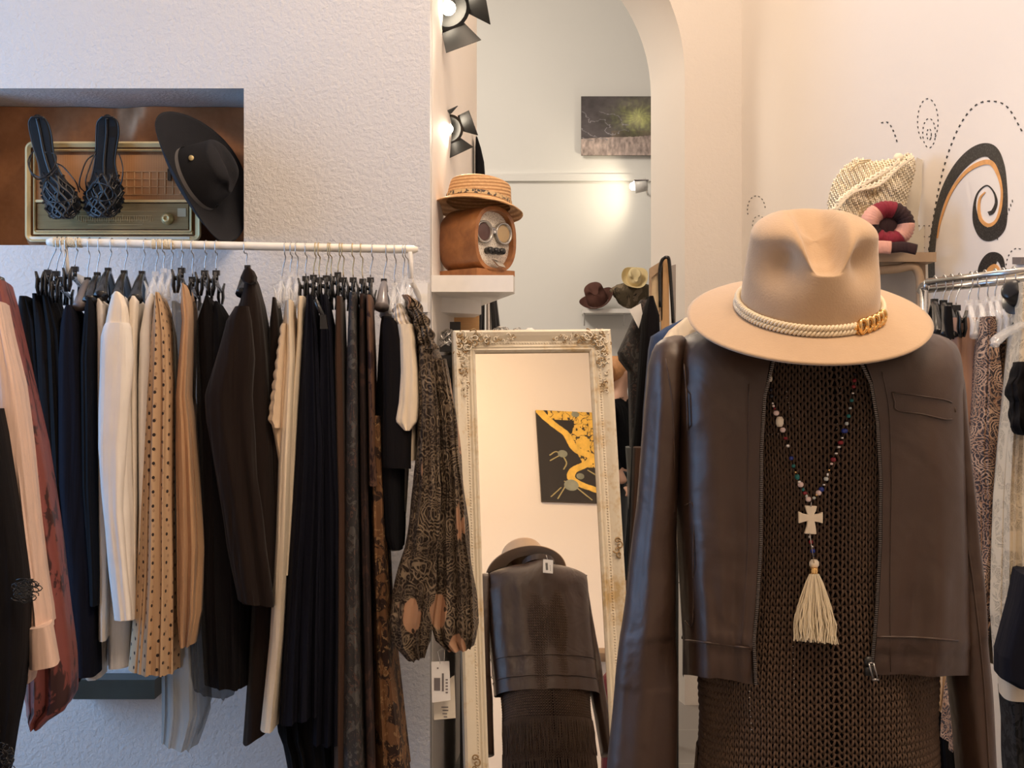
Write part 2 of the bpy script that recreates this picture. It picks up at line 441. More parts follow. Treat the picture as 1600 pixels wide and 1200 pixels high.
me.update(); me.validate(); me.polygons.foreach_set('use_smooth', [True]*len(me.polygons)); me.materials.append(M['yarn'])
o = bpy.data.objects.new('knit_body', me); COL.objects.link(o); o.parent = dress
mb = MB(); rng = random.Random(5)                # fringe at hem
for k in range(420):
    phi = 2*PI*k/420+rng.uniform(-.005, .005); pyy = 1290+(k % 3)*22
    x, y = dring(pyy, np.array([phi]), .006); x, y = float(x[0]), float(y[0])
    z = Z(pyy, YC); mb.tube([(x, y, z), (x+rng.uniform(-.004, .004), y, z-.06), (x+rng.uniform(-.01, .01), y+rng.uniform(-.01, .01), z-.17-rng.uniform(0, .02))], .0016, 3, False)
for k in range(240):
    phi = PI+PI*k/240; x, y = dring(1168, np.array([phi]), .006); x, y = float(x[0]), float(y[0]); z = Z(1168, YC)
    mb.tube([(x, y, z), (x+rng.uniform(-.004, .004), y+.004, z-.05), (x+rng.uniform(-.01, .01), y+.004, z-.13-rng.uniform(0, .02))], .0016, 3, False)
f_ = obj('fringe', mb, M['yarn'], dress); f_['kind'] = 'stuff'
mb = MB()                                        # little sequins along knit lines
for (x0, y0, x1, y1, n) in ((1228, 612, 1240, 655, 6), (1313, 590, 1308, 670, 11), (1335, 671, 1372, 664, 8), (1192, 680, 1215, 678, 4), (1170, 1080, 1174, 1140, 7), (1239, 1010, 1242, 1080, 8), (1366, 700, 1375, 672, 5)):
    for k in range(n):
        u = k/(n-1); px, py_ = x0+(x1-x0)*u, y0+(y1-y0)*u
        mb.ball(W(px+rng.uniform(-1, 1), py_, YC-iv(B_T, py_)*.985-.004), .0011, seg=6)
obj('sequin_thread', mb, M['wire'], dress)

# leather jacket
XLt = [(500, 1056), (560, 1048), (620, 1050), (700, 1054), (800, 1056), (900, 1062), (1000, 1068), (1070, 1068)]
XRt = [(500, 1492), (560, 1490), (620, 1490), (700, 1492), (800, 1495), (900, 1499), (1000, 1502), (1070, 1505)]
ZLt = [(500, 1222), (575, 1203), (620, 1192), (700, 1187), (850, 1186), (950, 1180), (1000, 1175), (1070, 1178), (1090, 1179)]
ZRt = [(500, 1335), (570, 1350), (600, 1364), (660, 1374), (750, 1379), (850, 1378), (960, 1372), (1030, 1366), (1060, 1361), (1090, 1358)]
YF = 1.945
def nz(a, b): return math.sin(a*12.9898+b*4.1414)*.5+math.sin(a*5.233+b*7.77+1.3)*.5
def jpoint(py, side, u):
    """front panel point: u=0 zipper edge, u=1 side of body"""
    zt, xt = (ZLt, XLt) if side < 0 else (ZRt, XRt)
    pyc = max(py, 600) if py < 600 else py
    a = X(iv(zt, py), YF+.01); b = X(iv(xt, max(py, 500)), YC)
    yb = YC-(YC-YF)*(1-u**4.2)**(1/2.4) if u < 1 else YC
    yb += .008*(1-u)**3
    x = a+(b-a)*u
    return x, yb
def hem(side, u):
    return (1072-16*u) if side < 0 else (1056+2*u)
jk = thing('leather_jacket', 'open dark brown leather jacket on the dress form under the camel hat', 'jacket', (XC, YC, .88))
def jacket_front(side, r0=0.0, r1=1.0, NU=26, NV=46):
    G = []
    for i in range(NV+1):
        v = i/NV; row = []
        for k in range(NU+1):
            u = k/NU
            h = hem(side, u)
            if v < .80:
                py = h+(600-h)*(v/.80); x, y = jpoint(py, side, u); z = Z(py, y if y < YC else YC)
                # soft vertical folds low on the panel
                low = min(1, max(0, (py-700)/250))
                env = math.sin(PI*min(1, u*.98+.01))
                y += -.0035*env*math.sin(u*6.3+side*1.2+py*.004)-.0018*env*math.sin(u*13+py*.011+side)*max(0, min(1, (py-620)/80))-.0022*env*math.exp(-((py-960+60*u)/26)**2)*math.sin(u*15)
                y += -.006*low*math.sin(u*9+1.5+side)*math.sin(PI*min(1, u*1.02))-.004*low*math.sin(u*17+py*.006)*math.sin(PI*min(1, u))
                if py > 1006: y += .004*math.sin(min(1, (py-1006)/8)*PI/2)
                if py > 1040: y += .006*((py-1040)/30)
                if 998 < py < 1010: y -= .003
            else:
                s = (v-.80)/.20
                x, y = jpoint(600, side, u); zz = Z(600, y)
                a = X(iv(ZLt if side < 0 else ZRt, 600-100*s), YF+.01); b = X(iv(XLt if side < 0 else XRt, 520), YC); x = a+(b-a)*u
                yr = YC+.012; zr = Z(496, YC)-.040*u**2
                if u < .2: yr = YC+.012-.06*(1-u/.2); zr = Z(496, YC)-.02*(1-u/.2)
                y = y+(yr-y)*s**2.2; z = zz+(zr-zz)*math.sin(s*PI/2)
            row.append(Vector((x, y, z)))
        G.append(row)
    return G
def thick(mb, G, t=.003, ydir=1):
    n, m = len(G), len(G[0]); V = [p for r in G for p in r]
    mb.rings(G, False)
    H = [[p+Vector((0, t*ydir, 0)) for p in r] for r in G]; mb.rings([r[::-1] for r in H], False)
    # edge strips
    mb.rings([G[0], H[0]], False); mb.rings([[r[0] for r in G], [r[0] for r in H]], False)
JF = {}
for side, nm in ((-1, 'front_panel'), (1, 'front_panel')):
    G = jacket_front(side); JF[side] = G
    mb = MB(); thick(mb, G, .004); obj(nm, mb, M['leather'], jk)
def jsurf(side, px, py, off=-.0015):
    best = None
    for r in JF[side]:
        for p in r:
            qx = 800+F*p.x/p.y; qy = 600-F*(p.z-CZ)/p.y; e = (qx-px)**2+(qy-py)**2
            if best is None or e < best[0]: best = (e, p)
    d = best[1].y+off
    return W(px, py, d)
# back
G = []
for i in range(41):
    v = i/40; row = []
    for k in range(41):
        u = k/40; t = PI*u
        if v < .8:
            py = 1058+(600-1058)*(v/.8)
            xl, xr2 = X(iv(XLt, py), YC), X(iv(XRt, py), YC); cx, a = (xl+xr2)/2, (xr2-xl)/2
            x = cx-a*math.cos(t); y = YC+(.125-.012*math.sin((py-600)/458*PI))*math.sin(t)**.75+.003*math.sin(u*40)*math.sin(t); z = Z(py, YC)
        else:
            s = (v-.8)/.2
            xl, xr2 = X(1058, YC), X(1490, YC); cx, a = (xl+xr2)/2, (xr2-xl)/2
            x = cx-a*math.cos(t); y0 = YC+.125*math.sin(t)**.75; m = abs(math.cos(t))
            zr = Z(496, YC)-.040*max(0, (m-.15)/.85)**2+.012*max(0, 1-m/.3)
            yr = YC+.012+.045*max(0, 1-m/.35)
            y = y0+(yr-y0)*s**2.2; z = Z(600, YC)+(zr-Z(600, YC))*math.sin(s*PI/2)
        row.append(Vector((x, y, z)))
    G.append(row)
mb = MB(); thick(mb, G, .003, -1); obj('back_panel', mb, M['leather'], jk)
mb = MB(); mb.tube([G[10][k]+Vector((0, .002, 0)) for k in range(2, 39)], .0016, 5); mb.tube([G[4][k]+Vector((0, .002, 0)) for k in range(1, 40)], .002, 5)
obj('seam', mb, M['leather'], jk)
# collar band
mb = MB(); rr = []
for h in (0, .012, .026):
    rr.append([Vector((XC+(.078-.2*h)*math.cos(t), YC+.012-.075*math.sin(t)*-1*(1), Z(503, YC)+h+.02*math.sin(t)*.6)) for t in np.linspace(-.5, PI+.5, 30)])
mb.rings(rr, False); obj('collar', mb, M['leather'], jk)
# sleeves
def px_loft(prof, d, hd, N=64, Mr=48, seed=0, fold=(0, 0), side=0.0, al=.7, p=.75, hdt=None, wob=.0, smooth=True, kinks=None):
    """closed loft whose near face follows (row, left, right[, tilt]) picture rows at distance d"""
    P = [(q+(0,))[:4] for q in prof]; ys = [q[0] for q in P]; n = random.Random(seed); ph = [n.uniform(0, 6.28) for _ in range(8)]
    R = []; UV = []
    tv = np.linspace(0, 1, Mr+1)
    cum = np.array(ys, float); rows = np.interp(tv, np.linspace(0, 1, len(ys)), cum) if False else cum[0]+(cum[-1]-cum[0])*tv
    rows = sorted(set(list(rows)+[float(y) for y in ys]))
    for py in rows:
        xl = float(np.interp(py, ys, [q[1] for q in P])); xr = float(np.interp(py, ys, [q[2] for q in P])); tl = float(np.interp(py, ys, [q[3] for q in P]))
        f = (py-rows[0])/(rows[-1]-rows[0])
        a = X(xl, d); b = X(xr, d); cx = (a+b)/2; w2 = max(.0015, (b-a)/2); z = Z(py, d)
        h = hd*(float(np.interp(f, [q[0] for q in hdt], [q[1] for q in hdt])) if hdt else 1)
        ring = []
        for k in range(N):
            t = 2*PI*k/N; c, s = math.cos(t), math.sin(t)
            ex = math.copysign(abs(c)**p, c); ey = math.copysign(abs(s)**p, s)
            x = cx+w2*ex; y = d+hd-h*ey
            if fold[0]:
                amp = fold[1]*(.25+.75*f)
                dr = .55*f*math.sin(f*3+ph[2])
                if s > 0: y += amp*(math.sin(PI*fold[0]*ex+ph[0]+dr)+.6*math.sin(PI*fold[0]*1.9*ex+ph[1]-2*f)+.3*math.sin(PI*fold[0]*3.3*ex+ph[5]+3*f))*s
                x += side*amp*math.sin((y-d)*55+ph[3]+f*1.5)*abs(c)
                x += w2*.05*math.sin(f*7+ph[4]+s*2)*f
            if wob: y += wob*math.sin(f*19+ph[5]+ex*2)*abs(s); x += wob*.8*math.sin(f*23+ph[6]+s*2.4)*abs(c)
            x += al*(y-d)*((xl+xr)/2-800)/F
            zz = z-tl*ex*.5/F*d
            ring.append(Vector((x, y, zz)))
        R.append(ring)
    mb = MB(); mb.rings(R, True, True, True)
    mb.uv = []
    for r in R:
        L_ = [(r[(k+1) % N]-r[k]).length for k in range(N)]; u_ = [0]*N; k0 = N//4; acc = 0
        for k in range(k0+1, k0+N//2): acc += L_[k-1]; u_[k % N] = acc
        acc = 0
        for k in range(k0-1, k0-N//2-1, -1): acc -= L_[k % N]; u_[k % N] = acc
        mb.uv += [(u_[k], r[k].z) for k in range(N)]
    mb.rows = R
    return mb
SL = [(522, 1060, 1074), (525, 1048, 1078), (529, 1040, 1080), (536, 1032, 1080), (548, 1026, 1080), (570, 1020, 1078), (620, 1016, 1074), (700, 1009, 1070), (800, 1001, 1067), (900, 988, 1064), (1000, 975, 1066), (1080, 966, 1068), (1200, 953, 1066), (1320, 945, 1064)]
SR = [(518, 1452, 1474), (521, 1450, 1486), (528, 1452, 1500), (545, 1462, 1511), (600, 1470, 1521), (720, 1482, 1532), (800, 1492, 1541), (900, 1496, 1553), (1000, 1500, 1562), (1060, 1503, 1567), (1130, 1510, 1571), (1200, 1517, 1575), (1320, 1528, 1580)]
def sleeve(prof, d, sgn):
    mb = px_loft(prof, d, .062, 64, 90, seed=4 if sgn < 0 else 9, p=.8, al=0, hdt=[(0, .12), (.006, .4), (.015, .62), (.04, .82), (.12, 1), (1, .85)])
    for ri, r in enumerate(mb.rows):
        f = ri/(len(mb.rows)-1)
        for k in range(64):
            t = 2*PI*k/64; c, s = math.cos(t), math.sin(t)
            a = .0035*math.sin(c*4+.6+f*1.5)*min(1, f*4)+.0012*math.sin(c*8-f*4+sgn)*min(1, f*4)+.0022*math.sin(f*24+c*2.4)*math.exp(-((f-.6)/.2)**2)
            i = ri*64+k; p = mb.v[i]; mb.v[i] = (p[0]+a*c*.5, p[1]-a*s*1.3, p[2])
    return mb
slv = obj('sleeve', sleeve(SL, 2.0, -1), M['leather'], jk)
slv2 = obj('sleeve', sleeve(SR, 2.0, 1), M['leather'], jk)
def stitch(name, pts, side, r=.0012, off=-.002, m='leather', parent=None):
    P = [jsurf(side, x, y, off) for x, y in cr(pts, 6)]
    mb = MB(); mb.tube(P, r, 6); return obj(name, mb, M[m], parent or jk)
def sleeve_seam(o, pts, r=.0014):
    vs = [v.co+jk.location for v in o.data.vertices]; P = []
    pr_ = [(800+F*v.x/v.y, 600-F*(v.z-CZ)/v.y, v.y) for v in vs if v.y < 2.06]
    for x, y in cr(pts, 6):
        q = min(pr_, key=lambda a: (a[0]-x)**2+(a[1]-y)**2); P.append(W(x, y, q[2]-.0006))
    for i in range(1, len(P)-1): P[i] = (P[i-1]+P[i]*2+P[i+1])/4
    mb = MB(); mb.tube(P, r, 6); obj('sleeve_seam', mb, M['leather'], jk)
sleeve_seam(slv2, [(1503, 790), (1512, 850), (1523, 930), (1534, 1030), (1541, 1120), (1548, 1240)])
sleeve_seam(slv, [(1040, 560), (1050, 620), (1054, 700), (1054, 800)], .001)
# seams as raised cords, pockets
stitch('seam', [(1070, 1000), (1120, 1006), (1172, 1013)], -1, .0018)
stitch('seam', [(1370, 995), (1430, 996), (1497, 1001)], 1, .0018)
stitch('seam', [(1170, 600), (1169, 700), (1168, 850), (1163, 950), (1158, 1005)], -1, .0007)
stitch('seam', [(1392, 1050), (1391, 900), (1393, 750), (1389, 640), (1378, 580)], 1, .0007)
pk = stitch('welt_pocket', [(1394, 613), (1440, 619), (1487, 629), (1487, 655), (1440, 647), (1402, 641), (1398, 628), (1394, 613)], 1, .0013)
pk2 = stitch('welt_pocket', [(1070, 789), (1083, 792), (1083, 870), (1082, 974), (1070, 970)], -1, .0011)
for side, pts in ((-1, [(1066, 545), (1071, 590), (1074, 640), (1075, 690)]),):
    stitch('armhole_seam', pts, side, .0016, -.003)
M['teeth'] = plain('zip_metal', (.17, .15, .14), .35, .85)
for side, tab in ((-1, ZLt), (1, ZRt)):
    mb = MB(); pts = []
    y1 = 1072 if side < 0 else 1050
    for py in np.arange(560, y1, 3.2):
        px = iv(tab, py); p = W(px-side*3.0, py, YF+.008); pts.append(p)
        mb.box(p, (.0046, .003, .0017))
    zp = obj('zipper_teeth', mb, M['teeth'], jk, False)
    mb = MB(); G = [[p+Vector((side*.0045, .002, 0)), p+Vector((-side*.001, .003, 0))] for p in pts]; mb.rings(G, False); obj('zipper_tape', mb, M['lining'], jk)
p0 = W(1357, 1034, YF-.002)
mb = MB(); mb.ball(p0, .009, (.8, .5, 1), 12); mb.box(p0+Vector((0, -.002, -.014)), (.012, .008, .012)); sl = obj('zipper_slider', mb, M['blackm'], jk)
mb = MB()
a, b = W(1361, 1036, YF-.012), W(1368, 1062, YF-.014)
for o_ in (-.0035, .0035): mb.tube([a+Vector((o_, 0, 0)), b+Vector((o_, 0, 0))], .0016, 6)
mb.tube([b+Vector((-.005, 0, 0)), b+Vector((.005, 0, 0))], .0022, 6); mb.tube([a+Vector((-.004, 0, 0)), a+Vector((.004, 0, 0))], .0016, 6)
obj('pull_tab', mb, plain('gunmetal', (.25, .24, .24), .25, .9), sl)
tg = MB(); tp = Vector((XC+.01, YC+.155, Z(548, YC)))
tg.box(tp, (.044, .0015, .062), Matrix.Rotation(.08, 3, 'Y')); tagm = obj('price_tag', tg, M['white'], None, False)
tag(tagm, 'white barcode tag hanging at the jacket back, seen in the mirror', 'tag')
mb = MB()
for k in range(12): mb.box(tp+Vector((-.006+.0 , .0012, -.016+k*.0028)), (.010, .0006, .0014 if k % 3 else .002))
for k in range(4): mb.box(tp+Vector((.009, .0012, -.018+k*.007)), (.002, .0006, .004))
obj('barcode', mb, M['black'], tagm, False)
mb = MB(); mb.tube([tp+Vector((0, 0, .03)), tp+Vector((0, -.02, .06))], .0006, 4); obj('string', mb, M['white'], tagm)

# ---- hats
def hat(name, label, cat, M4, R=.19, cr_=(.098, .112), h=.125, droop=.02, curl=0.0, mat='felt', band=None, pinch=.026, crease=.03, wave=0, thick_=.0035, pang=.66, pmid=.70, cw=.026, group=None, seg=72, taper=.16, front=-PI/2):
    rt = thing(name, label, cat, M4.translation, group)
    def P(x, y, z): return M4@Vector((x, y, z))
    mb = MB(); rr = []
    for i in range(15):                                   # brim top, out
        f = i/14; ring = []
        for k in range(seg):
            t = 2*PI*k/seg; ct, st = math.cos(t), math.sin(t)
            ra = (cr_[0]*ct)**2+(cr_[1]*st)**2; ri = math.sqrt(ra)
            r = ri+(R-ri)*f
            z = -droop*f**1.3+curl*(ct**2)*f**2.2+wave*math.sin(3*t+1)*f**2
            ring.append(P(r*ct, r*st, z))
        rr.append(ring)
    low = []
    for i in range(14, -1, -1):
        f = i/14; ring = []
        for k in range(seg):
            t = 2*PI*k/seg; ct, st = math.cos(t), math.sin(t); ri = math.sqrt((cr_[0]*ct)**2+(cr_[1]*st)**2); r = ri-.002+(R-ri)*f
            ring.append(P(r*ct, r*st, -droop*f**1.3+curl*(ct**2)*f**2.2+wave*math.sin(3*t+1)*f**2-thick_))
        low.append(ring)
    rr += low; mb.rings(rr, True); obj('brim', mb, M[mat], rt)
    mb = MB(); rr = []
    for i in range(40):
        f = i/39; ring = []
        if f < .6: hh = f/.6*.76; sc_ = 1-taper*hh**1.3
        else:
            g = (f-.6)/.4; hh = .76+.24*math.sin(g*PI/2); sc_ = (1-taper*.76**1.3)*math.cos(g*PI/2)**.66
        for k in range(seg):
            t = 2*PI*k/seg; ct, st = math.cos(t), math.sin(t)
            x, y, z = cr_[0]*ct*sc_, cr_[1]*st*sc_, h*hh
            for sg in (-1, 1):                             # two front dents
                ta = front+sg*pang; dd = math.atan2(math.sin(t-ta), math.cos(t-ta))
                g = math.exp(-(dd/.40)**2-((hh-pmid)/.22)**2)*pinch
                x -= ct*g; y -= st*g
            cc = math.exp(-(x/cw)**4)*max(0, min(1, (hh-.60)/.35))
            fw = math.exp(-((y*(-1 if front < 0 else 1)-cr_[1]*.2)/.075)**2)
            yf = (-y if front < 0 else y)/cr_[1]; z -= crease*cc*max(0, min(1, (yf+.75)/1.1))
            ring.append(P(x, y, z))
        rr.append(ring)
    mb.rings(rr, True, False, True)
    obj('crown', mb, M[mat], rt)
    return rt, P
tilt = math.radians(24)
HC = W(1264, 482, 1.985)
M4 = Matrix.Translation(HC)@Matrix.Rotation(tilt, 4, 'X')@Matrix.Rotation(math.radians(-1), 4, 'Y')
rt, HP = hat('fedora_hat', 'camel felt fedora with cream rope band and gold chain knot, on the dress form', 'hat', M4, R=.187, cr_=(.106, .112), h=.148, droop=.014, taper=.13, pinch=.036, crease=.058, pang=.80, pmid=.66, cw=.029)
def rope(rad, z, r=.0040, turns=58, z2=None, a0=-2.75, a1=2.98+.0):
    out = []
    for s in (0, 1):
        P = []
        for i in range(900):
            u = i/899; t = -PI/2+(u-.5)*2*PI*.985
            c, q = math.cos(t), math.sin(t); rr0 = math.sqrt((.106*c)**2+(.112*q)**2)+rad; aa = 2*PI*turns*u+s*PI
            rr0 += r*.62*math.cos(aa); P.append(HP(rr0*c, rr0*q, z+r*.62*math.sin(aa)))
        out.append(P)
    return out
mb = MB()
for z, rd_ in ((.0045, .0055), (.0125, .0040)):
    for P in rope(rd_, z): mb.tube(P, .0026, 6)
bd = obj('rope_band', mb, M['cord'], rt)
mb = MB()                                                    # gold braided knot
def knotP(t, off, zz):
    c, q = math.cos(t), math.sin(t); r_ = math.sqrt((.106*c)**2+(.112*q)**2)+off; return HP(r_*c, r_*q, zz)
t0 = -PI/2+.40
for j in range(5):
    for s in (-1, 1):
        P = []
        for i in range(22):
            a = 2*PI*i/21; tt_ = t0+.07+j*.110+.05*math.cos(a)+.022*s*math.sin(a); P.append(knotP(tt_, .009+.004*s*math.cos(a), .010+.011*math.sin(a)))
        mb.tube(P, .0031, 6)
for i in range(2): mb.ball(knotP(t0-.0, .006, .004+.006*i), .0048)
mb.ball(knotP(t0+.66, .006, .012), .005); mb.ball(knotP(t0+.70, .006, .006), .004)
obj('gold_knot', mb, M['gold'], rt)

# ---- necklace
nk = thing('bead_necklace', 'long beaded necklace with cream stone cross and tassel over the knit dress', 'necklace', W(1265, 1005, 1.93))
def nd(py): return YC-iv(B_T, py)*.985-.010
BC = {'b': plain('blue_glass', (.02, .04, .25), .1), 'r': plain('red_glass', (.25, .02, .03), .1), 'p': plain('pink_stone', (.75, .6, .58), .25), 'g': plain('green_glass', (.02, .16, .16), .1),
      'k': plain('black_glass', (.02, .02, .03), .1), 'c': plain('cream_stone', (.82, .74, .6), .4), 's': plain('silver_bead', (.7, .68, .66), .15, .8), 'o': M['gold'], 'l': plain('pale_glass', (.5, .55, .55), .1)}
BM = {}
def bead(px, py, rp, c, st=1.0, d=None, par=None):
    key = (c, round(st, 2))
    if key not in BM:
        q = MB(); q.ball((0, 0, 0), 1.0, (1, 1, st), 10); me_ = bpy.data.meshes.new('bead'); me_.from_pydata([tuple(v) for v in q.v], [], q.f); me_.polygons.foreach_set('use_smooth', [True]*len(me_.polygons)); me_.materials.append(BC[c]); BM[key] = me_
    o = bpy.data.objects.new('bead', BM[key]); COL.objects.link(o); o.parent = par or nk; o.location = W(px, py, d or nd(py))-nk.location
    s = rp/F*nd(py); o.scale = (s, s, s); return o
Lp = cr([(1203, 592), (1206, 625), (1214, 648), (1226, 680), (1243, 738), (1254, 763), (1263, 780)], 10)
Rp = cr([(1336, 585), (1332, 618), (1324, 658), (1312, 695), (1298, 728), (1286, 760), (1272, 778)], 10)
for P in (Lp, Rp):
    mb = MB(); mb.tube([W(p[0], p[1], nd(p[1])) for p in P], .0008, 5); obj('string', mb, M['lining'], nk)
seqL = [(0, 4, 'c', 1.4), (.09, 3, 'k', 1), (.14, 3.5, 'k', 1), (.2, 2.2, 's', 1), (.24, 2.2, 'p', 1), (.28, 2, 'r', 1), (.33, 4.6, 'p', 1), (.41, 6.5, 'c', 1.5), (.475, 4.6, 'p', 1), (.52, 3.4, 'r', .8), (.555, 3.6, 's', 1), (.6, 3.6, 'b', 1), (.635, 3.2, 'g', 1), (.67, 2, 'o', 1), (.71, 4.2, 'g', 1.2), (.75, 3.4, 's', 1), (.79, 4.8, 'p', 1), (.85, 2.4, 'g', 1.4), (.9, 3.8, 'r', .8), (.95, 2.2, 'l', 1.4), (1, 4.6, 'p', 1)]
seqR = [(0, 2.6, 'k', 1), (.05, 3.2, 'r', 1), (.1, 3.4, 'r', .9), (.15, 2.8, 's', .8), (.2, 3.2, 'g', 1), (.25, 2.6, 'l', .8), (.3, 3.4, 'g', 1), (.35, 3.2, 'l', 1), (.4, 5.4, 'b', .8), (.45, 2.8, 's', .8), (.49, 4.6, 'r', .8), (.53, 3.4, 's', .8), (.57, 3.4, 's', .7), (.62, 4.6, 'r', .9), (.66, 2.6, 'p', .8), (.7, 2, 'o', 1), (.74, 2.4, 's', 1.5), (.78, 4, 'l', .9), (.82, 3, 's', .7), (.87, 4.4, 'b', 1), (.92, 4.8, 'p', 1), (.96, 2.6, 'o', 1), (1, 2.6, 'l', 1)]
for P, seq in ((Lp, seqL), (Rp, seqR)):
    for u, r_, c, st in seq:
        q = P[min(len(P)-1, int(u*(len(P)-1)))]; bead(q[0], q[1], r_, c, st)
cd = nd(810)-.004
cpt = [(1258, 790), (1277, 791), (1274, 801), (1272, 807), (1286, 801), (1286, 817), (1273, 815), (1276, 835), (1256, 834), (1262, 814), (1249, 818), (1248, 802), (1262, 806), (1261, 799)]
cpt = [(1258, 790), (1277, 791), (1275, 799), (1272, 804), (1279, 803), (1286, 800), (1286, 818), (1279, 816), (1273, 815), (1275, 824), (1276, 835), (1257, 834), (1261, 822), (1262, 814), (1255, 816), (1248, 818), (1248, 799), (1256, 803), (1262, 804), (1260, 798)]
mb = MB(); mb.prism([W(x, y, cd) for x, y in cpt], (0, .006, 0)); cx_ = obj('stone_cross', mb, plain('ivory_stone', (.86, .76, .6), .45, ns=80, var=.12), nk, False)
bv = cx_.modifiers.new('bevel', 'BEVEL'); bv.width = .0012; bv.segments = 2
mb = MB(); mb.tube([W(1268, 784, cd), W(1267, 792, cd)], .0008, 5); mb.tube([W(1265, 833, cd), W(1272, 880, cd)], .0007, 5); obj('string', mb, M['wire'], nk)
for px, py_, r_, c in ((1265, 839, 2.6, 's'), (1267, 847, 3.6, 'r'), (1269, 854, 2.4, 's'), (1270, 861, 4, 'b'), (1271, 868, 3, 'k'), (1272, 881, 8.2, 'c')): bead(px, py_, r_, c)
mb = MB(); mb.lathe([(.0058, -.005), (.0072, -.0035), (.0062, -.0015), (.0072, .0005), (.0062, .0022), (.0070, .004), (.005, .005)], Matrix.Translation(W(1272, 892, cd)), 16); obj('gold_cap', mb, M['gold'], nk)
mb = MB(); rng = random.Random(11)
for k in range(230):
    a = rng.uniform(0, 2*PI); q = math.sqrt(rng.random()); ex, ey = math.cos(a)*q, math.sin(a)*q
    L_ = 1002+rng.uniform(-4, 3)+ex*3; P = []
    for i in range(9):
        u = i/8; pyy = 897+(L_-897)*u; half = 7+26*min(1, u*1.35)**.8
        cxp = 1272+2*u
        dd = cd-.002+ey*(.006+.012*u)
        P.append(W(cxp+ex*half+2.0*math.sin(u*8+k)*u+1.2*math.sin(u*21+k*2)*u, pyy, dd))
    mb.tube(P, .00085, 4, False)
tz = obj('tassel', mb, M['cord'], nk)
# ------------------------------------------------------------------ mirror leaning beside the passage
nrm = Vector((.399, -3.85, .975)).normalized(); mid = Vector((.264, 3.925, CZ-.335))     # normal faces the room
upv = (Vector((0, 0, 1))-nrm*nrm.z).normalized(); rgt = upv.cross(nrm)*-1
rgt = nrm.cross(upv)*-1 if rgt.x < 0 else rgt
if rgt.x < 0: rgt = -rgt
ra = math.radians(.75)
upv, rgt = upv*math.cos(ra)-rgt*math.sin(ra), rgt*math.cos(ra)+upv*math.sin(ra)
def onmir(px, py):
    dr = Vector(((px-800)/F, 1, -(py-600)/F)); t = (mid-Vector((0, 0, CZ))).dot(nrm)/dr.dot(nrm); return Vector((0, 0, CZ))+dr*t
tc = (onmir(742, 552)+onmir(920, 552))/2           # top centre of glass
gw = (onmir(920, 552)-onmir(742, 552)).length/2
fwid = .068
def MP(u, v, w_=0): return tc+rgt*u+upv*v+nrm*w_
mir = thing('floor_mirror', 'tall leaning mirror in a distressed cream ornate frame', 'mirror', MP(0, -1.5))
Ltot = (tc.z-.085)/upv.z
prof = [(0, .0), (0, .014), (.006, .022), (.012, .018), (.016, .022), (.022, .016), (.034, .018), (.050, .030), (.060, .036), (.068, .030), (.070, .0), (.070, -.03), (.0, -.01)]
def frame_ring(q, w_):
    return [MP(-gw-q, q, w_), MP(gw+q, q, w_), MP(gw+q, -Ltot-q, w_), MP(-gw-q, -Ltot-q, w_)]
mb = MB(); mb.rings([frame_ring(q, w_) for q, w_ in prof], True)
t = NT('distressed_cream'); co = t.coord(); n = t.noise(co, 9, 5, .65); n2 = t.noise(co, 90, 3)
mk = t.ramp(t.math('ADD', t.math('MULTIPLY', n, .8), t.math('MULTIPLY', n2, .2)), [(.52, 0), (.66, 1)])
t.set(Base_Color=t.mix(mk, (.72, .64, .50), (.56, .40, .20)), Roughness=.5, Normal=t.bump(n2, .2)); M['frame'] = t.m
fr = obj('frame', mb, M['frame'], mir, False)
t = NT('mirror_glass'); t.set(Base_Color=(.90, .86, .80), Metallic=1.0, Roughness=.004); M['mirror'] = t.m
mb = MB(); mb.add([MP(-gw-.002, .002, .006), MP(gw+.002, .002, .006), MP(gw+.002, -Ltot, .006), MP(-gw-.002, -Ltot, .006)], [(0, 1, 2, 3)]); obj('mirror_glass', mb, M['mirror'], mir, False)
mb = MB()                                            # beaded line
for q, w_ in ((.028, .018),):
    P = frame_ring(q, w_)
    for a, b in ((0, 1), (1, 2), (3, 0)):
        L_ = (P[b]-P[a]).length; n = int(L_/.0085)
        for i in range(n): mb.ball(P[a].lerp(P[b], (i+.5)/n), .0028, (1, 1, 1), 6)
o = obj('beading', mb, M['frame'], mir)
M['bronze'] = plain('bronze_wash', (.30, .19, .08), .45, .2, .3, 60)
def scroll(mb, u, v, r, a0, turns, dirn, rad=.0032, w_=.034):
    P = []
    for i in range(int(20*turns)):
        f = i/(20*turns-1); a = a0+dirn*2*PI*turns*f; rr_ = r*(1-.8*f); P.append(MP(u+rr_*math.cos(a), v+rr_*math.sin(a), w_+.004*f))
    mb.tube(P, [rad*(1-.4*i/len(P)) for i in range(len(P))], 6)
rng = random.Random(21)
for cx0, cy0, sx, sy in ((-1, 0, 1, -1), (1, 0, -1, -1)):
    ob = MB(); wsh = MB()
    U0, V0 = cx0*(gw+.040), .040
    for arm in (0, 1):
        for k in range(11):
            f = k/10; ext = .15*f
            du, dv = (sx*ext, .0) if arm == 0 else (0, sy*ext*1.15)
            sp_ = .024*(1-.55*f)
            for q in range(7 if f < .3 else (5 if f < .6 else 3)):
                ou, ov = rng.uniform(-sp_, sp_), rng.uniform(-sp_, sp_)
                tgt = ob if rng.random() < .55 else wsh
                scroll(tgt, U0+du+ou, V0+dv+ov, .011*(1-.4*f)*rng.uniform(.6, 1.3), rng.uniform(0, 6), rng.uniform(.5, 1.0), rng.choice((-1, 1)), .0023*(1-.3*f), .030+rng.uniform(-.003, .004))
    obj('corner_ornament', ob, M['frame'], mir); obj('corner_gilding', wsh, M['bronze'], mir)
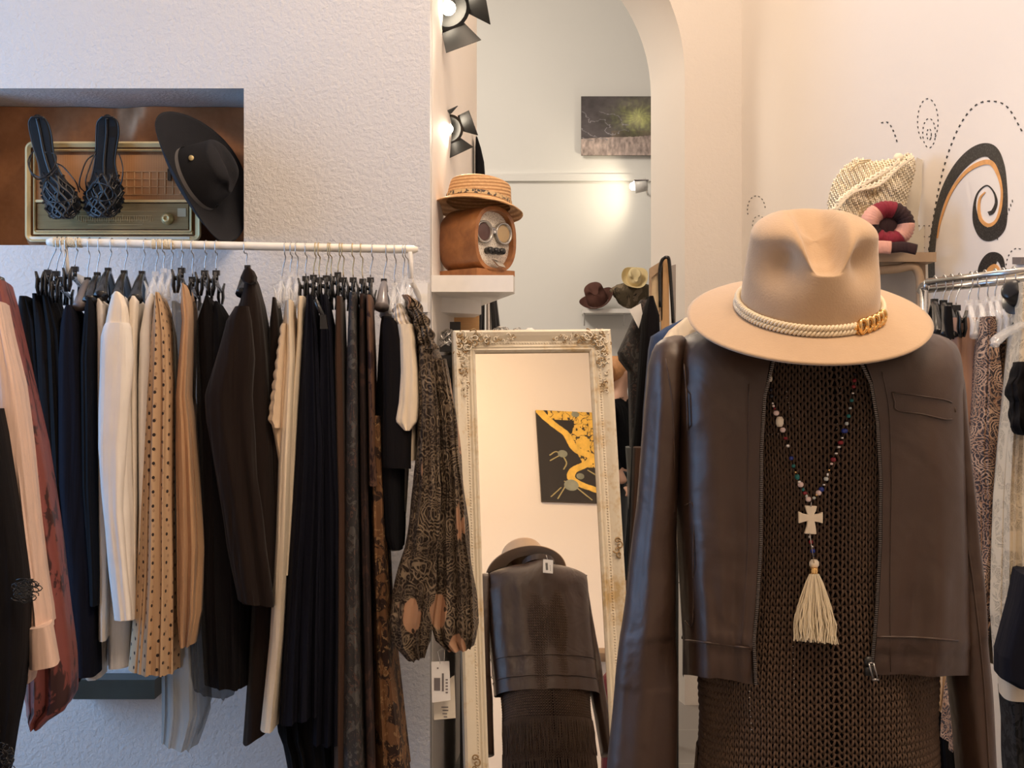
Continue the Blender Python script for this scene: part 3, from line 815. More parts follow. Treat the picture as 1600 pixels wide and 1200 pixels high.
for (px, py) in ((962, 857), (741, 1195)):
    c = onmir(px, py); u = (c-tc).dot(rgt); v = (c-tc).dot(upv); ob = MB()
    for k, (du, dv, r) in enumerate(((0, .02, .010), (.005, .006, .012), (-.004, -.008, .011), (.003, -.022, .010))): scroll(ob, u+du, v+dv, r, k*1.7, 1.1, (-1)**k, .0025)
    obj('side_ornament', ob, M['bronze'], mir)
def reflect(px, py, y=None, dist=None):
    """point reached by a pixel's ray after the mirror"""
    P = onmir(px, py); d = (P-Vector((0, 0, CZ))).normalized(); r = d-nrm*2*d.dot(nrm)
    t = (y-P.y)/r.y if y is not None else dist
    return P+r*t

# ------------------------------------------------------------------ passage: shelf, radio, straw hat, spotlights
mb = MB()
sh = [W(672, 455, 4.02), W(802, 455, 4.02), W(772, 455, 4.75), W(700, 455, 4.75)]
x0, x1 = W(668, 0, 4.02).x, W(802, 0, 4.02).x
zt, zb = Z(430, 4.02), Z(456, 4.02)
def flat(pts, z0, z1):
    q = MB(); q.prism([Vector((p[0], p[1], z0)) for p in pts], (0, 0, z1-z0)); return q
sp = [(x0, 4.02), (x1, 4.02), (x1+.005, 4.10), (X(752, 4.75), 4.75), (X(700, 4.75), 4.75)]
shelf = obj('box_shelf', flat(sp, zb, zt), M['white'], None, False); tag(shelf, 'thick white wall shelf carrying the wooden retro radio', 'shelf')
sb = flat([(x0+.01, 4.25), (X(752, 4.4), 4.4), (X(735, 4.75), 4.75), (X(705, 4.75), 4.75)], zb-.05, zb); obj('shelf_support', sb, M['white'], shelf, False)
# retro radio
ang = math.radians(44); RC = Vector((X(744, 4.22), 4.22, zt))
Rz = Matrix.Rotation(ang, 3, 'Z')                   # local -y is the radio's face
radio = thing('retro_radio', 'small wooden retro radio with two round dials, on the white shelf', 'radio', RC)
def RP(x, y, z): return RC+Rz@Vector((x, y, z))
M['rwood'] = wood('radio_wood', (.22, .085, .03), (.40, .17, .06), (9, 9, 9), .3)
hw, hh_, dp = .092, .108, .19
def stad(sx, sz, y, n=44, p=.82):
    out = []
    for k in range(n):
        t = 2*PI*k/n; c, s = math.cos(t), math.sin(t); out.append(RP(sx*math.copysign(abs(c)**p, c), y, .128+sz*math.copysign(abs(s)**p, s)))
    return out
mb = MB(); mb.rings([stad(hw*.9, hh_*.93, dp/2), stad(hw, hh_, dp/2-.02), stad(hw*1.02, hh_, 0), stad(hw*1.02, hh_, -dp/2+.01), stad(hw*1.0, hh_*.99, -dp/2), stad(hw*.86, hh_*.87, -dp/2), stad(hw*.84, hh_*.84, -dp/2+.022)], True, True, False)
obj('case', mb, M['rwood'], radio, auto=40)
mb = MB(); mb.rings([stad(hw*.855, hh_*.86, -dp/2+.02), stad(hw*.85, hh_*.85, -dp/2+.019)], True, True, True)
t = NT('speckled_grille'); v = t.voro(t.coord(), 260); t.set(Base_Color=t.ramp(v, [(.25, (.25, .18, .12)), (.38, (.82, .77, .68))]), Roughness=.6); obj('front_grille', mb, t.m, radio)
mb = MB(); 
for z0, s_ in ((.0, .9), (.026, .86)): pass
mb.prism([RP(-.085, -dp/2-.0, 0), RP(.085, -dp/2, 0), RP(.085, dp/2-.01, 0), RP(-.085, dp/2-.01, 0)], (0, 0, .03)); obj('foot', mb, M['rwood'], radio, False)
def disc(mb, c, r, dr, dep, prof=None, seg=26):
    """short cylinder facing dr"""
    q = dr.to_track_quat('Z', 'Y').to_matrix().to_4x4(); mb.lathe(prof or [(r, 0), (r, dep), (r*.9, dep*1.2)], Matrix.Translation(c)@q, seg)
fd = Rz@Vector((0, -1, 0)); FY = -dp/2+.017
for sx_, nm, c in ((-.043, 'speaker_dial', (.10, .05, .045)), (.043, 'tuning_dial', (.5, .36, .2))):
    mb = MB(); disc(mb, RP(sx_, FY, .150), .036, fd, .012, [(.036, 0), (.037, .012), (.034, .014), (.029, .010), (.029, .004)]); dl = obj(nm, mb, plain(nm+'_rim', (.45, .43, .4), .25, .7), radio)
    mb = MB(); disc(mb, RP(sx_, FY, .150), .029, fd, .006); obj('dial_face', mb, plain(nm+'_face', c, .35), dl)
mb = MB(); disc(mb, RP(0, FY, .156), .011, fd, .012, [(.011, 0), (.012, .008), (.008, .012), (.006, .008)]); obj('centre_badge', mb, M['wire'], radio)
for sx_ in (-.026, 0, .026):
    mb = MB(); disc(mb, RP(sx_, FY, .090), .011, fd, .022); obj('knob', mb, M['black'], radio)
mb = MB(); mb.prism([RP(-.018, -dp/2-.004, .062), RP(.02, -dp/2-.004, .056), RP(.026, -dp/2-.02, .036), RP(-.006, -dp/2-.02, .040)], tuple(Rz@Vector((0, .006, 0)))); obj('door_latch', mb, M['wire'], radio, False)
# straw boater on radio
M4 = Matrix.Translation(RC+Vector((.008, 0, .252)))@Matrix.Rotation(math.radians(6), 4, 'Y')@Matrix.Rotation(math.radians(-9), 4, 'X')
rt, HP2 = hat('straw_boater', 'natural straw boater hat resting on the wooden radio', 'hat', M4, R=.150, cr_=(.108, .108), h=.082, droop=.022, pinch=0, crease=.0, mat='straw', taper=.10)
mb = MB(); rr = []
for z in (.003, .016): rr.append([HP2(.1095*math.cos(2*PI*k/60), .1095*math.sin(2*PI*k/60), z) for k in range(60)])
mb.rings(rr, True); t = NT('patterned_ribbon'); k = t.ramp(t.noise(t.coord(), 70, 2), [(.5, (.6, .42, .22)), (.55, (.06, .05, .05))]); t.set(Base_Color=k, Roughness=.7); obj('ribbon', mb, t.m, rt)
# spotlights with barn doors on the passage wall
def spotlight(label, px, py, d, aim, s=1.0, flaps=((0, 1), (1, -.3)), power=30):
    c = W(px, py, d); aim = Vector(aim).normalized(); q = aim.to_track_quat('Z', 'Y').to_matrix()
    rt = thing('track_spotlight', label, 'spotlight', c+Vector((-.12, 0, 0)), 'track spotlights on the passage wall')
    mb = MB(); mb.lathe([(.02*s, -.10*s), (.048*s, -.095*s), (.05*s, -.01*s), (.056*s, 0), (.056*s, .006*s), (.046*s, .004*s), (.03*s, -.03*s)], Matrix.Translation(c)@q.to_4x4(), 24); can = obj('lamp_head', mb, M['blackm'], rt, auto=40)
    mb = MB(); mb.ball(c-aim*.006*s, .019*s, (1, 1, 1), 12); obj('bulb', mb, glow('halogen', (1, .86, .66), 30), rt)
    for a, op in flaps:
        ax = Vector((math.cos(a), math.sin(a), 0)); ay = Vector((-math.sin(a), math.cos(a), 0)); o1 = ax*.05*s
        tip = ax*(.05+.065*math.sin(op))*s+Vector((0, 0, .065*math.cos(op)*s))
        pts = [o1-ay*.032*s, o1+ay*.032*s, tip+ay*.05*s, tip-ay*.05*s]; nrm_ = (pts[1]-pts[0]).cross(pts[2]-pts[1]).normalized()*.0025
        mb = MB(); mb.prism([c+q@p for p in pts], tuple(q@nrm_)); obj('barn_door', mb, M['blackm'], rt, False)
    mb = MB(); mb.tube([c-aim*.05*s, c-aim*.07*s+Vector((-.05, 0, .01)), c+Vector((-.115, 0, .01))], .008, 8); obj('bracket', mb, M['blackm'], rt)
    spot('spotlight_beam', c+aim*.012, c+aim*2, power, (1, .83, .64), 85, .02)
    return rt
fl = [(k*PI/2+.5, .5) for k in range(4)]
spotlight('large black spotlight with barn doors at the very top of the passage wall', 702, 14, 4.25, (.45, -.75, -.62), 1.3, fl, 45)
spotlight('smaller black spotlight with barn doors above the straw boater', 701, 202, 4.5, (.35, -.85, -.35), .95, fl, 30)
# spotlight by the arch
c = W(992, 291, 8.85)
rt = thing('arch_spotlight', 'glowing white spotlight under the forest canvas near the arch', 'spotlight', c)
mb = MB(); mb.lathe([(.02, -.09), (.045, -.08), (.05, 0), (.043, 0), (.03, -.03)], Matrix.Translation(c)@Vector((-.8, .1, -.1)).to_track_quat('Z', 'Y').to_matrix().to_4x4(), 20); obj('lamp_head', mb, M['white'], rt)
mb = MB(); mb.ball(c+Vector((-.01, 0, 0)), .028); obj('bulb', mb, glow('halogen_far', (1, .9, .72), 40), rt)
mb = MB(); mb.tube([c+Vector((.03, 0, .0)), c+Vector((.09, .1, .02)), Vector((c.x+.12, 9.19, c.z))], .008, 8); obj('bracket', mb, M['white'], rt)
mb = MB(); mb.box(c+Vector((.04, 0, .035)), (.1, .1, .006)); obj('barn_door', mb, M['grey_pl'], rt, False)
spot('arch_spot_beam', c+Vector((-.03, .03, 0)), c+Vector((-.35, .28, -.02)), 4.5, (1, .84, .6), 130, .03)
l = bpy.data.lights.new('painting_glow', 'SPOT'); bpy.data.lights.remove(l)

# ------------------------------------------------------------------ painted canvases (colours worked out on a grid)
def canvas(name, label, corner, ux, vz, nrm_, fn, NX=150, NY=150, depth=.02, cat='painting'):
    """corner = bottom left, ux/vz full edge vectors"""
    rt = thing(name, label, cat, corner)
    V = []; Cc = []
    for j in range(NY+1):
        for i in range(NX+1): V.append(corner+ux*(i/NX)+vz*(j/NY)+nrm_*(depth+.0005))
    m = bpy.data.meshes.new('picture'); Fq = [(j*(NX+1)+i, j*(NX+1)+i+1, (j+1)*(NX+1)+i+1, (j+1)*(NX+1)+i) for j in range(NY) for i in range(NX)]
    m.from_pydata([tuple(p-corner) for p in V], [], Fq)
    U, Vv = np.meshgrid(np.linspace(0, 1, NX+1), np.linspace(0, 1, NY+1)); C3 = np.clip(fn(U, Vv), 0, 1).reshape(-1, 3)
    ca = m.color_attributes.new('paint', 'FLOAT_COLOR', 'POINT'); ca.data.foreach_set('color', np.concatenate([C3, np.ones((len(C3), 1))], 1).ravel())
    t = NT(name+'_paint'); at = t.t.nodes.new('ShaderNodeVertexColor'); at.layer_name = 'paint'; n = t.noise(t.coord(), 150, 3)
    t.set(Base_Color=at.outputs[0], Roughness=.55, Normal=t.bump(n, .15)); m.materials.append(t.m)
    o = bpy.data.objects.new('picture', m); COL.objects.link(o); o.parent = rt
    mb = MB(); mb.prism([corner, corner+ux, corner+ux+vz, corner+vz], tuple(nrm_*depth)); obj('stretcher', mb, plain(name+'_edge', (.12, .09, .06), .7), rt, False)
    return rt
rs = np.random.RandomState(4)
def vn(U, V, s, seed):
    r = np.random.RandomState(seed); g = r.rand(64, 64); x, y = U*s, V*s; i, j = x.astype(int) % 63, y.astype(int) % 63; fx, fy = x-np.floor(x), y-np.floor(y); fx = fx*fx*(3-2*fx); fy = fy*fy*(3-2*fy)
    return (g[j, i]*(1-fx)+g[j, i+1]*fx)*(1-fy)+(g[j+1, i]*(1-fx)+g[j+1, i+1]*fx)*fy
def fbm(U, V, s, seed): return sum(vn(U, V, s*2**k, seed+k)*.5**k for k in range(4))/1.875
def forest(U, V):
    n = fbm(U, V, 8, 1)[..., None]; n2 = fbm(U*3, V, 12, 9)[..., None]
    c = np.array([.10, .085, .09])*(.4+1.2*n)
    d = np.sqrt((U-.66)**2+((V-.62)*.9)**2)[..., None]; ang_ = np.arctan2(V-.66, U-.66)[..., None]
    ray = .75+.25*np.sin(ang_*13+16*n)+.5*(n2-.5)
    c = c+np.exp(-(d/.24)**2)*ray*np.array([.24, .27, .07])*(.3+1.4*n2)+np.exp(-(d/.10)**2)*np.array([.3, .3, .12])
    c = np.where((V < .42)[..., None] & (U > .35)[..., None], c*.6+np.array([.16, .12, .07])*n, c)
    path = (V < .30+.06*(U-.5)+.03*n[..., 0])[..., None]
    c = np.where(path, np.array([.55, .44, .40])*(.2+1.3*n2), c)
    br = (np.abs(np.sin(U*9+V*14+6*n[..., 0])) < .12)[..., None] & ((U < .55) & (V > .25) & (V < .75))[..., None]
    c = np.where(br, np.array([.32, .3, .32])*(.5+n), c)
    tr = (np.abs(U-.93+.1*(V-.5)+.03*np.sin(V*9)) < .012)[..., None] & (V > .3)[..., None]
    return np.where(tr, .02, c)
canvas('forest_canvas', 'dark forest canvas with a sunlit green clearing, on the far wall', Vector((W(908, 0, 9.17).x, 9.18, Z(243, 9.17))), Vector((.62, 0, 0)), Vector((0, 0, (243-151)/F*9.17)), Vector((0, -1, 0)), forest)
def goldtree(U, V):                      # U already mirrored for the reflection
    n = fbm(U, V, 10, 5); c = np.zeros(U.shape+(3,))+np.array([.018, .016, .016])
    wy = U+.04*(n-.5)
    V2 = 1-V
    def path(pts, wdt):
        P = np.array(cr([np.array(p) for p in pts], 14)); d = np.full(U.shape, 9.)
        for p, q in zip(P[:-1], P[1:]):
            e = q-p; t_ = np.clip(((U-p[0])*e[0]+((V2-p[1])*1.5)*e[1]*1.5)/(e[0]**2+(e[1]*1.5)**2+1e-9), 0, 1)
            d = np.minimum(d, np.hypot(U-p[0]-t_*e[0], (V2-p[1]-t_*e[1])*1.5))
        return d < wdt*(.75+.5*n)
    gold = np.array([.78, .50, .09]); crown = (V2 < .62) & ((U-.40) > .62*(.0)+np.abs(V2-.30)*.45+.08*(n-.5)) | ((V2 < .1) & (U > .15)) | ((U > .7) & (V2 < .7+.1*(n-.5))&(V2>.45))
    vein = (np.abs(np.sin(U*19+7*n))*np.abs(np.sin(V2*22+7*n+U*5)) < .11)
    cc = gold*(.75+.5*fbm(U, V, 20, 8)[..., None]); c = np.where(crown[..., None], cc, c); c = np.where((crown & vein)[..., None], np.array([.05, .035, .02]), c)
    for pts, wd in (([(0.02, 0), (.18, .13), (.36, .26), (.43, .38), (.5, .44), (.66, .5), (.6, .58), (.42, .66), (.40, .76), (.6, .84), (.86, .91)], .048), ([(.66, .5), (.8, .6), (.98, .66)], .06)):
        c = np.where(path(pts, wd)[..., None], cc*1.05, c)
    for pts in ([(.3, .5), (.22, .46), (.14, .5)], [(.3, .5), (.34, .58), (.3, .65)], [(.3, .48), (.14, .56)], [(.25, .85), (.12, .95)], [(.3, .84), (.2, .97)], [(.45, .85), (.62, .97)], [(.6, .65), (.78, .75)], [(.62, .66), (.86, .78)], [(.42, .82), (.3, .78)]): c = np.where(path(pts, .008)[..., None], np.array([.42, .36, .16]), c)
    for cx2, cy2, r_ in ((.3, .48, .06), (.5, .72, .05), (.38, .82, .09), (.88, .93, .06), (.9, .1, .05), (.5, .03, .05)): c = np.where((np.hypot(U-cx2, (V2-cy2)*1.5) < r_)[..., None], np.array([.26, .28, .22])*(.6+.8*n[..., None]), c)
    return c
YR = -.8
c1, c2, c3 = reflect(836, 643, YR), reflect(931, 644, YR), reflect(848, 785, YR)
wid = abs(c2.x-c1.x)*1.28; zt_, zb_ = c1.z, c3.z
sgn_ = 1 if c2.x > c1.x else -1
# the picture's left edge in the mirror is at c1; seen directly it lies the other way round
left = c1.x if sgn_ > 0 else c1.x-wid
fnm = goldtree if sgn_ > 0 else (lambda U, V: goldtree(1-U, V))
canvas('gold_tree_canvas', 'black canvas with a golden tree, seen reflected in the mirror', Vector((left, YR+.0, zb_)), Vector((wid, 0, 0)), Vector((0, 0, zt_-zb_)), Vector((0, 1, 0)), fnm, 260, 360)
print('REFL painting', c1, c2, c3)
for px, py in ((940, 1022), (945, 1100), (945, 1180), (760, 600), (860, 1180)):
    print('REFL', px, py, reflect(px, py, YR), reflect(px, py, 1.0))
# ------------------------------------------------------------------ niche: satin drape, tube radio, sandals, black hat
t = NT('copper_satin'); co = t.coord(); n = t.noise(co, 60, 3); bg = t.noise(t.coord(scale=(1, 1, .35)), 5, 2, .5, .6)
t.set(Base_Color=t.mix(n, (.30, .13, .055), (.42, .20, .09)), Roughness=.36, Metallic=.45, Normal=t.bump(bg, .5, .05)); M['satin'] = t.m
G = []
for j in range(26):
    row = []
    for i in range(70):
        x = nx0+.004+(nx1-nx0-.008)*i/69; z = nz0+.004+(nz1-nz0-.006)*j/25
        y = YL+.262+.014*math.sin(x*9+z*9+1.5*math.sin(z*7+x*3))+.008*math.sin(x*19-z*13+2*math.sin(x*5))+.004*math.sin(z*31+x*12)
        row.append(Vector((x, y, z)))
    G.append(row)
mb = MB(); thick(mb, G, .004); o = obj('satin_drape', mb, M['satin']); tag(o, 'copper brown satin cloth lining the back of the wall niche', 'cloth')
def NWp(px, py, d=3.98): return W(px, py, d)
tr = thing('tube_radio', 'old wooden valve radio with gold trim standing in the wall niche', 'radio', W(178, 384, 4.02))
d0 = 3.975
M['satinwood'] = wood('radio_cabinet', (.30, .13, .05), (.42, .2, .08), (20, 20, 6), .5)
def rrect(x0, y0, x1, y1, r, d, n=6):
    out = []
    for cx, cy, a0 in ((x1-r, y0+r, -PI/2), (x1-r, y1-r, 0), (x0+r, y1-r, PI/2), (x0+r, y0+r, PI)):
        for k in range(n+1):
            a = a0+PI/2*k/n; out.append(W(cx+r*math.cos(a), cy+r*math.sin(a), d))
    return out
mb = MB(); mb.rings([rrect(42, 226, 312, 384, 10, d0+.15), rrect(42, 226, 312, 384, 10, d0+.015)], True, True, True); obj('cabinet', mb, M['satinwood'], tr, False)
def bar_loop(x0, y0, x1, y1, r, wd, m, nm, dd=d0, up=.010):
    mb = MB(); mb.rings([rrect(x0, y0, x1, y1, r, dd+.01), rrect(x0, y0, x1, y1, r, dd-up), rrect(x0+wd*.3, y0+wd*.3, x1-wd*.3, y1-wd*.3, max(1, r-wd*.3), dd-up-.004), rrect(x0+wd, y0+wd, x1-wd, y1-wd, max(1, r-wd), dd-up*.6), rrect(x0+wd, y0+wd, x1-wd, y1-wd, max(1, r-wd), dd+.01)], True)
    return obj(nm, mb, m, tr, auto=50)
M['brassy'] = plain('pale_gold_trim', (.70, .56, .30), .35, .35)
bar_loop(39, 221, 314, 378, 12, 9, M['brassy'], 'outer_trim')
bar_loop(52, 233, 300, 364, 5, 4, M['brassy'], 'inner_trim', d0, .006)
mb = MB(); 
for a, b in ((312, 316), (360, 366)): mb.prism([W(52, a, d0-.006), W(300, a, d0-.006), W(300, b, d0-.006), W(52, b, d0-.006)], (0, .02, 0))
obj('crossbar', mb, M['brassy'], tr, False)
t = NT('speaker_cloth'); wv = t.t.nodes.new('ShaderNodeTexWave'); wv.inputs['Scale'].default_value = 60; t.l(t.coord(), wv.inputs[0]); t.set(Base_Color=t.mix(wv.outputs[1], (.34, .15, .05), (.46, .23, .10)), Roughness=.8)
mb = MB(); mb.prism([W(54, 242, d0), W(298, 242, d0), W(298, 312, d0), W(54, 312, d0)], (0, .016, 0)); sc_ = obj('speaker_cloth', mb, t.m, tr, False)
mb = MB()
for k in range(9): mb.box(W(186+k*12, 286, d0-.001), (.003, .003, .075))
for k in range(4): mb.box(W(236, 268+k*12, d0-.001), (.22, .003, .002))
obj('grille_lines', mb, plain('grille_thread', (.55, .32, .15), .6), sc_, False)
mb = MB(); mb.box(W(265, 273, d0-.006), (.010, .012, .036)); obj('toggle', mb, M['black'], tr, False)
t = NT('dial_glass'); n = t.noise(t.coord(scale=(4, 1, 60)), 3, 3); t.set(Base_Color=t.mix(n, (.16, .11, .05), (.34, .26, .13)), Roughness=.15)
mb = MB(); mb.prism([W(58, 318, d0), W(294, 318, d0), W(294, 358, d0), W(58, 358, d0)], (0, .016, 0)); dg = obj('tuning_scale', mb, t.m, tr, False)
mb = MB()
for k in range(34): mb.box(W(120+k*3.6, 340+(k % 5), d0-.001), (.0012, .002, .010+(k % 3)*.004))
for k in range(4): mb.box(W(180, 330+k*7, d0-.001), (.26-.03*k, .002, .001))
obj('scale_marks', mb, plain('scale_print', (.62, .48, .25), .5), dg, False)
mb = MB(); mb.box(W(284, 332, d0-.001), (.026, .002, .026)); obj('badge', mb, plain('pale_badge', (.48, .42, .28), .5), tr, False)
mb = MB(); disc(mb, W(262, 342, d0), .019, Vector((0, -1, 0)), .02, [(.019, 0), (.019, .008), (.014, .012), (.013, .02), (.006, .022), (.005, .016)]); obj('tuning_knob', mb, M['gold_dull'], tr)
mb = MB(); mb.prism([W(46, 370, d0-.012), W(296, 370, d0-.012), W(296, 377, d0-.012), W(46, 377, d0-.012)], (0, .03, 0)); obj('base_trim', mb, plain('ivory_trim', (.78, .72, .58), .4), tr, False)
M['patent'] = plain('black_patent', (.006, .006, .008), .28)
M['insole'] = plain('black_insole', (.007, .007, .008), .6, spec=.2)
def sandal(label, ax, pts_top, dd, seed, lean):
    """ax: list of (px,py,halfwidth) from heel to toe"""
    rt = thing('strappy_sandal', label, 'shoe', W(ax[-1][0], ax[-1][1]+4, dd), 'black strappy sandals on the old radio')
    C = cr([np.array(a) for a in ax], 6)
    mb = MB(); rr = []
    for i, (px, py, hw_) in enumerate(C):
        f = i/(len(C)-1); y = dd+.022+.030*math.sin(f*PI)-.01*f; ring = []
        for (ex, ey) in ((-1, 0), (-.8, -.004), (.8, -.004), (1, 0), (.85, .008), (-.85, .008)): ring.append(W(px+hw_*ex, py, y)+Vector((0, ey, 0)))
        rr.append(ring)
    mb.rings(rr, True, True, True); obj('sole', mb, M['insole'], rt, auto=30)
    mb = MB(); mb.tube([r[0] for r in rr]+[r[3] for r in rr[::-1]], .0028, 6, closed=True); obj('sole_piping', mb, M['patent'], rt)
    mb = MB(); mb.tube([(r[1]+r[2])/2+Vector((0, -.002, 0)) for r in rr[2:len(rr)//2+4]], .0035, 6, flat=(1.6, .7)); obj('centre_strap', mb, M['patent'], rt)
    mb = MB(); h0 = C[3]; mb.tube([W(h0[0], h0[1]-2, dd+.03), W(h0[0], h0[1]+2, dd+.07)], [.013, .008], 10); obj('heel', mb, M['patent'], rt)
    rng = random.Random(seed); n = len(C); k0 = int(n*.52)
    def at(f, e, out):
        q = C[min(n-1, int(f*(n-1)))]; return W(q[0]+q[2]*e, q[1], dd+.012-out)
    for k in range(9):
        f = .60+.042*k; P = []
        for j in range(13):
            e = -1.1+2.2*j/12; P.append(at(min(1, f+.06*math.sin(j*.9+k*2)), e, .034*(1-(e/1.15)**2)+.002*math.sin(j*2+k)))
        mb = MB(); mb.tube(P, .0042, 7); obj('strap', mb, M['patent'], rt)
    for k in range(7):
        P = []
        for j in range(13):
            f = .52+.48*j/12; e = -.75+.25*k+.22*math.sin(j*1.1+k*1.7); P.append(at(f, e, .036*(1-(e/1.2)**2)+.002))
        mb = MB(); mb.tube(P, .0038, 7); obj('strap', mb, M['patent'], rt)
    for lp in pts_top:
        mb = MB(); mb.tube([W(x, y, dd+z_) for x, y, z_ in cr(lp, 7)], .0022, 6); obj('ankle_strap', mb, M['patent'], rt)
    return rt
sandal('black strappy high-heeled sandal nearest the niche left end, sole against the radio', [(58, 183, 9), (60, 192, 15), (64, 210, 16.5), (68, 232, 15), (74, 255, 14), (82, 278, 18), (92, 300, 25), (98, 320, 27), (98, 336, 20), (97, 341, 14)],
       [[(52, 236, .0), (44, 252, -.03), (50, 272, -.04), (62, 280, -.03), (80, 268, -.03), (88, 250, -.02), (84, 240, 0), (70, 238, .0)], [(50, 238, 0), (46, 262, -.03), (58, 276, -.05), (76, 276, -.05), (90, 262, -.02)], [(76, 276, -.02), (66, 292, -.04), (72, 312, -.05), (96, 316, -.06), (120, 308, -.04)], [(124, 300, 0), (118, 284, -.03), (100, 262, -.03), (90, 256, 0)]], 3.885, 1, 0)
sandal('black strappy high-heeled sandal beside the black felt hat, sole against the radio', [(168, 183, 9), (168, 192, 16), (168, 210, 17.5), (166, 232, 16), (164, 255, 16), (164, 278, 21), (163, 300, 28), (161, 320, 28), (160, 334, 22), (160, 339, 14)],
       [[(150, 240, .0), (136, 250, -.03), (127, 272, -.04), (124, 290, -.03), (132, 300, 0)], [(150, 236, .0), (140, 262, -.03), (134, 282, -.04), (136, 298, 0)], [(140, 300, -.0), (150, 286, -.05), (172, 292, -.06), (176, 308, -.05), (160, 314, -.06), (138, 306, -.02)], [(186, 240, 0), (192, 262, -.02), (190, 284, -.02), (184, 296, 0)]], 3.885, 2, 0)
# black felt hat on its edge
Ax = Vector((.86, -.30, .36)).normalized()
q = Ax.to_track_quat('Z', 'Y').to_matrix().to_4x4()
M4 = Matrix.Translation(W(306, 280, 3.865))@q@Matrix.Rotation(math.radians(20), 4, 'Z')
rt, HP3 = hat('black_felt_hat', 'wide black felt hat with a brass stud, leaning in the wall niche', 'hat', M4, R=.215, cr_=(.088, .100), h=.125, droop=-.012, curl=.045, mat='felt_black', taper=.22, pinch=.022, crease=.03, thick_=.003)
mb = MB(); disc(mb, W(299, 247, 3.775), .008, Vector((0, -1, 0)), .003); obj('brass_stud', mb, M['gold_dull'], rt)
mb = MB(); rr = []
for z in (.0, .012): rr.append([HP3(.090*math.cos(2*PI*k/60), .102*math.sin(2*PI*k/60), z) for k in range(60)])
mb.rings(rr, True); obj('ribbon', mb, plain('grey_ribbon', (.2, .19, .19), .5), rt)

# ------------------------------------------------------------------ clothes rail on the plaster wall
DR = 3.52
def railp(px): return W(px, 378+(px-75)*12/577, DR+(px-75)/577*.06)
rail = thing('clothes_rail', 'cream painted wall clothes rail holding the packed garments', 'clothes rail', railp(360))
mb = MB(); mb.tube([railp(73), railp(80), railp(360), railp(645), railp(653)], [.008, .0115, .0115, .0115, .007], 16); obj('bar', mb, M['cream_metal'], rail)
for px in (100, 641):
    a = railp(px); mb = MB(); mb.tube([a+Vector((0, 0, -.004)), a+Vector((0, .03, -.085)), a+Vector((0, YL-a.y-.004, -.11))], [.013, .011, .011], 8, flat=(.6, 1.2)); obj('bracket', mb, M['white'], rail)
    mb = MB(); mb.box((a.x, YL-.006, a.z-.11), (.05, .01, .09)); obj('wall_plate', mb, M['white'], rail, False)
mb = MB()
for k in range(70):
    u = k/69
for c0, c1_ in ((84, 128), (238, 272)):
    for k in range(5):
        P = [railp(c0+(c1_-c0)*u)+Vector((0, .013*math.cos(u*22+k), .013*math.sin(u*22+k))) for u in np.linspace(0, 1, 40)]
        m2 = MB(); m2.tube(P, .0016, 4); obj('tied_string', m2, M['cord'], rail)
def near(px_, d): return px_
def hook(mb, rp, bot, r=.0016):
    P = [rp+Vector((0, .013*1.1*math.cos(a), .0135*math.sin(a))) for a in np.linspace(-.5, PI*1.0, 9)]
    P += [rp+Vector((0, -.012, -.02)), rp.lerp(bot, .35)+Vector((.004, -.004, 0)), rp.lerp(bot, .7)+Vector((-.001, 0, 0)), bot]
    mb.tube(cr(P, 3), r, 6)
